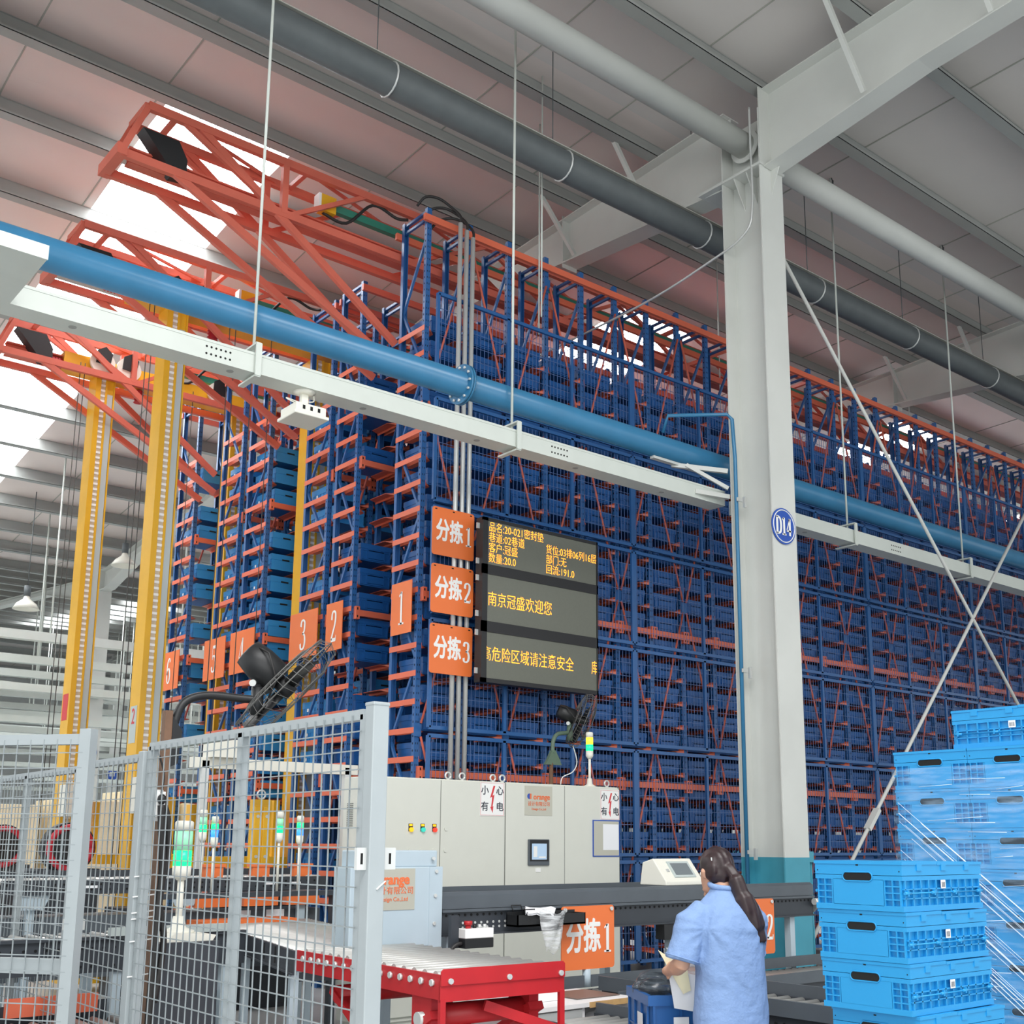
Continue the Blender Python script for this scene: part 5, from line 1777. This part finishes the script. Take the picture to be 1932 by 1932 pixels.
def loft(mb, rings, n=24, mi=0):
    """rings: (x, y, z, rx, ry[, tilt]) stacked upwards"""
    vs = []
    for r in rings:
        x, y, z, rx, ry = r[:5]
        p = r[5] if len(r) > 5 else 2.0
        for j in range(n):
            a = 2 * PI * j / n
            ca, sa = math.cos(a), math.sin(a)
            e = 2 / p
            vs.append((x + rx * math.copysign(abs(ca) ** e, ca), y + ry * math.copysign(abs(sa) ** e, sa), z))
    k = len(rings)
    fs = [(i * n + j, i * n + (j + 1) % n, (i + 1) * n + (j + 1) % n, (i + 1) * n + j) for i in range(k - 1) for j in range(n)]
    fs += [tuple(reversed(range(n))), tuple((k - 1) * n + j for j in range(n))]
    return mb.add(vs, fs, mi, True)


def fused(name, mb, voxel, m_, parent, smooth=4, disp=None):
    """closed overlapping shapes fused into one continuous skin"""
    me0 = mb.mesh('tmp', m_)
    t = D.objects.new('tmp', me0)
    COL.objects.link(t)
    r = t.modifiers.new('r', 'REMESH')
    r.mode, r.voxel_size, r.use_smooth_shade = 'VOXEL', voxel, True
    s = t.modifiers.new('s', 'SMOOTH')
    s.factor, s.iterations = .5, smooth
    dg = bpy.context.evaluated_depsgraph_get()
    me = D.meshes.new_from_object(t.evaluated_get(dg))
    D.objects.remove(t)
    me.materials.clear()
    me.materials.append(m_)
    if disp:
        for v in me.vertices:
            v.co += v.normal * disp(v.co)
    me.polygons.foreach_set('use_smooth', [True] * len(me.polygons))
    return obj(name, me, parent)


# local frame: +y is where the worker faces, +x the right hand side
body = MB()
for s in (-1, 1):                    # legs and feet
    body.tube([(s * .085, .0, .82), (s * .09, .0, .6), (s * .095, .01, .46), (s * .095, -.005, .3), (s * .095, -.01, .09)], [.085, .078, .056, .052, .038], 16)
    body.tube([(s * .095, -.05, .04), (s * .1, .04, .04), (s * .11, .15, .03)], [.036, .042, .032], 12)
loft(body, [(0, 0, .74, .12, .09), (0, .0, .82, .158, .11), (0, .0, .92, .15, .105), (0, -.0, 1.02, .13, .095), (0, -.0, 1.15, .142, .1), (0, .005, 1.25, .135, .092), (0, .015, 1.3, .1, .075), (0, .03, 1.345, .055, .056), (0, .055, 1.42, .05, .053)])
# head, turned a little to the left and bent forward
hd = Vector((-.012, .1, 1.462))
loft(body, [(hd.x, hd.y - .0, hd.z - .115, .03, .035), (hd.x - .005, hd.y + .02, hd.z - .09, .05, .062), (hd.x, hd.y + .012, hd.z - .04, .066, .082), (hd.x, hd.y, hd.z + .01, .071, .09), (hd.x, hd.y - .01, hd.z + .06, .066, .085), (hd.x, hd.y - .012, hd.z + .095, .04, .055), (hd.x, hd.y - .012, hd.z + .105, .012, .02)])
fd = Vector((-.2, .94, -.28)).normalized()          # where the face points
fr_ = Vector((.98, .2, 0))
up_ = Vector((0, 0, 1))
H = lambda a, b, c1: hd + fr_ * a + fd * b + up_ * c1
body.tube([H(0, .078, .02), H(0, .1, -.015), H(0, .102, -.03)], [.008, .013, .01], 8)           # nose
body.tube([H(-.022, .088, -.062), H(0, .094, -.06), H(.022, .088, -.062)], [.006, .009, .006], 8)   # lips
body.sphere(H(0, .075, -.09), (.022, .02, .018), 10)                                          # chin
for s in (-1, 1):
    body.tube([H(s * .07, -.0, .015), H(s * .078, -.012, .0), H(s * .072, -.005, -.03)], [.014, .017, .009], 8)   # ears
# arms
SL, EL, WL = Vector((-.168, .0, 1.3)), Vector((-.25, .0, 1.03)), Vector((-.205, .235, .985))
SR, ER, WR = Vector((.155, .02, 1.3)), Vector((.175, .15, 1.05)), Vector((.06, .36, .98))
for S_, E_, W_ in ((SL, EL, WL), (SR, ER, WR)):
    body.tube([S_ - Vector((0, 0, .03)), S_.lerp(E_, .5), E_, E_.lerp(W_, .35), W_], [.036, .044, .04, .041, .027], 14)
    dr = (W_ - E_).normalized()
    sg = -1 if S_.x < 0 else 1
    # the palm and the four fingers closing round the papers
    dn_ = Vector((0, 0, -1))
    inn = Vector((-sg, .25, 0)).normalized()
    K = W_ + dr * .075
    body.tube([W_ - dr * .01, W_ + dr * .03, K], [.028, .036, .034], 12, flat=.75)
    for i in range(4):
        base = K + dn_ * (-.026 + i * .019) + dr * .0
        ln = (.036, .04, .037, .03)[i]
        p1 = base + dr * ln + inn * .006
        p2 = p1 + inn * ln * .75 + dr * .004
        p3 = p2 + inn * .006 - dr * ln * .6
        body.tube([base - dr * .02, base, p1, p2, p3], [.0095, .0095, .009, .008, .0065], 8)
    b0 = W_ + dr * .03 - dn_ * .022
    body.tube([b0, b0 + dr * .035 - dn_ * .016 + inn * .012, b0 + dr * .06 - dn_ * .006 + inn * .028], [.012, .011, .008], 8)
bo = fused('body', body, .0055, M_SKIN, wk, 3)
for s in (-1, 1):
    e = MB().sphere(H(s * .031, .078, .012), .011, 10).build('eye', M_WHITE, bo)
    MB().sphere(H(s * .031, .087, .012), .005, 8).build('iris', M_TEXT, e)
    MB().tube([H(s * .014, .091, .034), H(s * .032, .089, .04), H(s * .052, .074, .034)], .003, 6).build('eyebrow', M_HAIR, bo)
# trousers and shoes
tr_ = MB()
for s in (-1, 1):
    tr_.tube([(s * .085, .0, .86), (s * .09, .0, .6), (s * .095, .01, .46), (s * .095, -.005, .3), (s * .095, -.01, .075)], [.08, .085, .075, .07, .062], 18)
loft(tr_, [(0, 0, .72, .13, .1), (0, 0, .82, .152, .108), (0, 0, .95, .15, .105)])
fused('trousers', tr_, .009, M_TROU, wk, 3)
for s in (-1, 1):
    MB().tube([(s * .095, -.065, .035), (s * .097, -.03, .045), (s * .1, .05, .045), (s * .11, .15, .035), (s * .112, .18, .03)], [.03, .044, .048, .045, .02], 14).build('shoe', M_BLACK, wk)
# the loose shirt
sh = MB()
loft(sh, [(0, -.005, .745, .178, .146, 2.4), (0, -.005, .8, .178, .145, 2.4), (0, -.008, .95, .17, .138, 2.4), (0, -.012, 1.08, .167, .132, 2.4), (0, -.012, 1.2, .17, .128, 2.4), (0, -.004, 1.27, .165, .117, 2.3), (0, .004, 1.315, .15, .1, 2.2), (0, .016, 1.345, .11, .084), (0, .028, 1.375, .074, .072), (0, .034, 1.4, .064, .064)], 32)
for S_, E_ in ((SL, EL), (SR, ER)):
    a = S_ + Vector((-.05 * math.copysign(1, S_.x), 0, -.005))
    sh.tube([a, S_.lerp(E_, .3), S_.lerp(E_, .6), S_.lerp(E_, .93)], [.06, .08, .08, .083], 20)


def wrinkle(p):
    q = Vector((p.x * 7, p.y * 7, p.z * 5))
    d = .006 * noise.noise(q) + .003 * noise.noise(q * 2.7)
    d += .0035 * math.sin(60 * (p.x * .8 + p.z * .35) + 5 * noise.noise(q)) * max(0, min(1, (1.25 - p.z) * 3)) * .5
    for s in (-1, 1):                 # folds fanning from the armpits
        t = Vector((p.x - s * .15, p.y + .05, p.z - 1.2))
        if t.length < .25:
            d += .0035 * math.sin(9 * math.atan2(t.z, t.x) + 6 * noise.noise(q * .7)) * (1 - t.length / .25) * min(1, t.length / .08)
    return d


shirt = fused('shirt', sh, .0075, M_SHIRT, wk, 3, wrinkle)
MB().tube([(.068 * math.cos(a * PI / 12), .033 + .068 * math.sin(a * PI / 12), 1.4 + .012 * math.sin(a * PI / 12)) for a in range(25)], .014, 8).build('collar', M_SHIRT, shirt)
for S_, E_ in ((SL, EL), (SR, ER)):
    ax_ = (E_ - S_).normalized()
    a = S_.lerp(E_, .87)
    MB().tube([a, a + ax_ * .006], [.0865, .0865], 20).build('cuff_seam', M_SHIRT, shirt)
# hair: cap, ponytail, clip, beads
hr = MB()
hb = hd - fd * .012 + Vector((0, 0, .006))
hr.sphere(hb + Vector((0, 0, .028)), (.083, .1, .09), 22)
hr.sphere(hb - fd * .035 + Vector((0, 0, -.02)), (.074, .068, .075), 18)
hr.sphere(hb - fd * .02 + fr_ * -.05 + Vector((0, 0, .0)), (.034, .06, .055), 14)
hr.sphere(hb - fd * .02 + fr_ * .05 + Vector((0, 0, .0)), (.034, .06, .055), 14)
tie = hd - fd * .112 + Vector((0, 0, -.012))
tl = [tie + fd * .03, tie, tie + Vector((.02, -.035, -.05)), tie + Vector((.04, -.065, -.14)), tie + Vector((.07, -.08, -.21)), tie + Vector((.1, -.082, -.29)), tie + Vector((.115, -.08, -.35))]
hr.tube(spline(tl, 4), [.032] * 4 + [.027] * 4 + [.04] * 4 + [.052] * 4 + [.05] * 4 + [.036] * 4 + [.008], 14)
hair = fused('hair', hr, .006, M_HAIR, wk, 3, lambda p: .0022 * math.sin(150 * (p.x + .3 * p.y) + 20 * p.z))
st = MB()
for k in range(26):
    o_ = Vector((rnd.uniform(-.03, .03), rnd.uniform(-.026, .018), 0))
    st.tube([p + o_ * (1 if i > 1 else .5) + (Vector((0, 0, rnd.uniform(-.03, .01))) if i == 6 else Vector((0, 0, 0))) for i, p in enumerate(tl)], [.003, .004, .004, .004, .004, .003, .001], 5)
st.build('hair_strand', M_HAIR, hair)
for i, (a, b, c1) in enumerate(((-.045, -.075, .02), (-.03, -.088, .005), (-.02, -.095, -.03))):
    MB().sphere(H(a, b - .012, c1), .008, 10).build('hair_bead', M_PINK, hair)
MB().bar(H(-.07, -.065, .055), H(-.068, -.07, .015), .004, .006).build('hair_clip', M_ZINC, hair)

# papers held in the left hand
R_ = Matrix.Rotation(math.radians(-24), 4, 'Z')
Wp = R_ @ WL + Vector((4.44, 3.84, 0))
hp_ = Wp + R_ @ Vector((.03, .07, -.0))
uu, vv = (R_ @ Vector((.98, -.2, 0))).normalized(), Vector((0, 0, -1))
c_ = hp_ + uu * -.02
nn = R_ @ Vector((-.15, -.02, 0))
d_ = (vv * .96 + uu * .3).normalized()
e_ = (uu * .94 + vv * .22).normalized()
tag(sheet('paper_sheets', [c_ + Vector((0, 0, .0)), c_ + e_ * .19, c_ + e_ * .19 + d_ * .19, c_ + d_ * .21 - e_ * .03], M_PAPER, None, .004, rough=.012, seed=2), 'white papers hanging from the hand of the worker', 'papers')
c2_ = c_ - R_ @ Vector((.008, .012, 0)) * 1.0
c2_ = c_ + (R_ @ Vector((.0, -.012, 0)))
tag(sheet('yellow_slip', [c2_ + Vector((0, 0, .09)) - uu * .05, c2_ + e_ * .1 + Vector((0, 0, .02)), c2_ + e_ * .09 + d_ * .09, c2_ + d_ * .12 + e_ * .04], M_YPAP, None, .002, rough=.006, seed=5), 'pale yellow slip held in front of the white papers', 'paper slip')
c3_ = c_ + (R_ @ Vector((.0, .012, 0)))
tag(sheet('clear_pouch', [c3_ + Vector((0, 0, .1)), c3_ + e_ * .26 + Vector((0, 0, .06)), c3_ + e_ * .25 + d_ * .2, c3_ + d_ * .2 + e_ * .1], M_POLY, None, .003, rough=.02, seed=7), 'clear plastic pouch held behind the white papers', 'pouch')
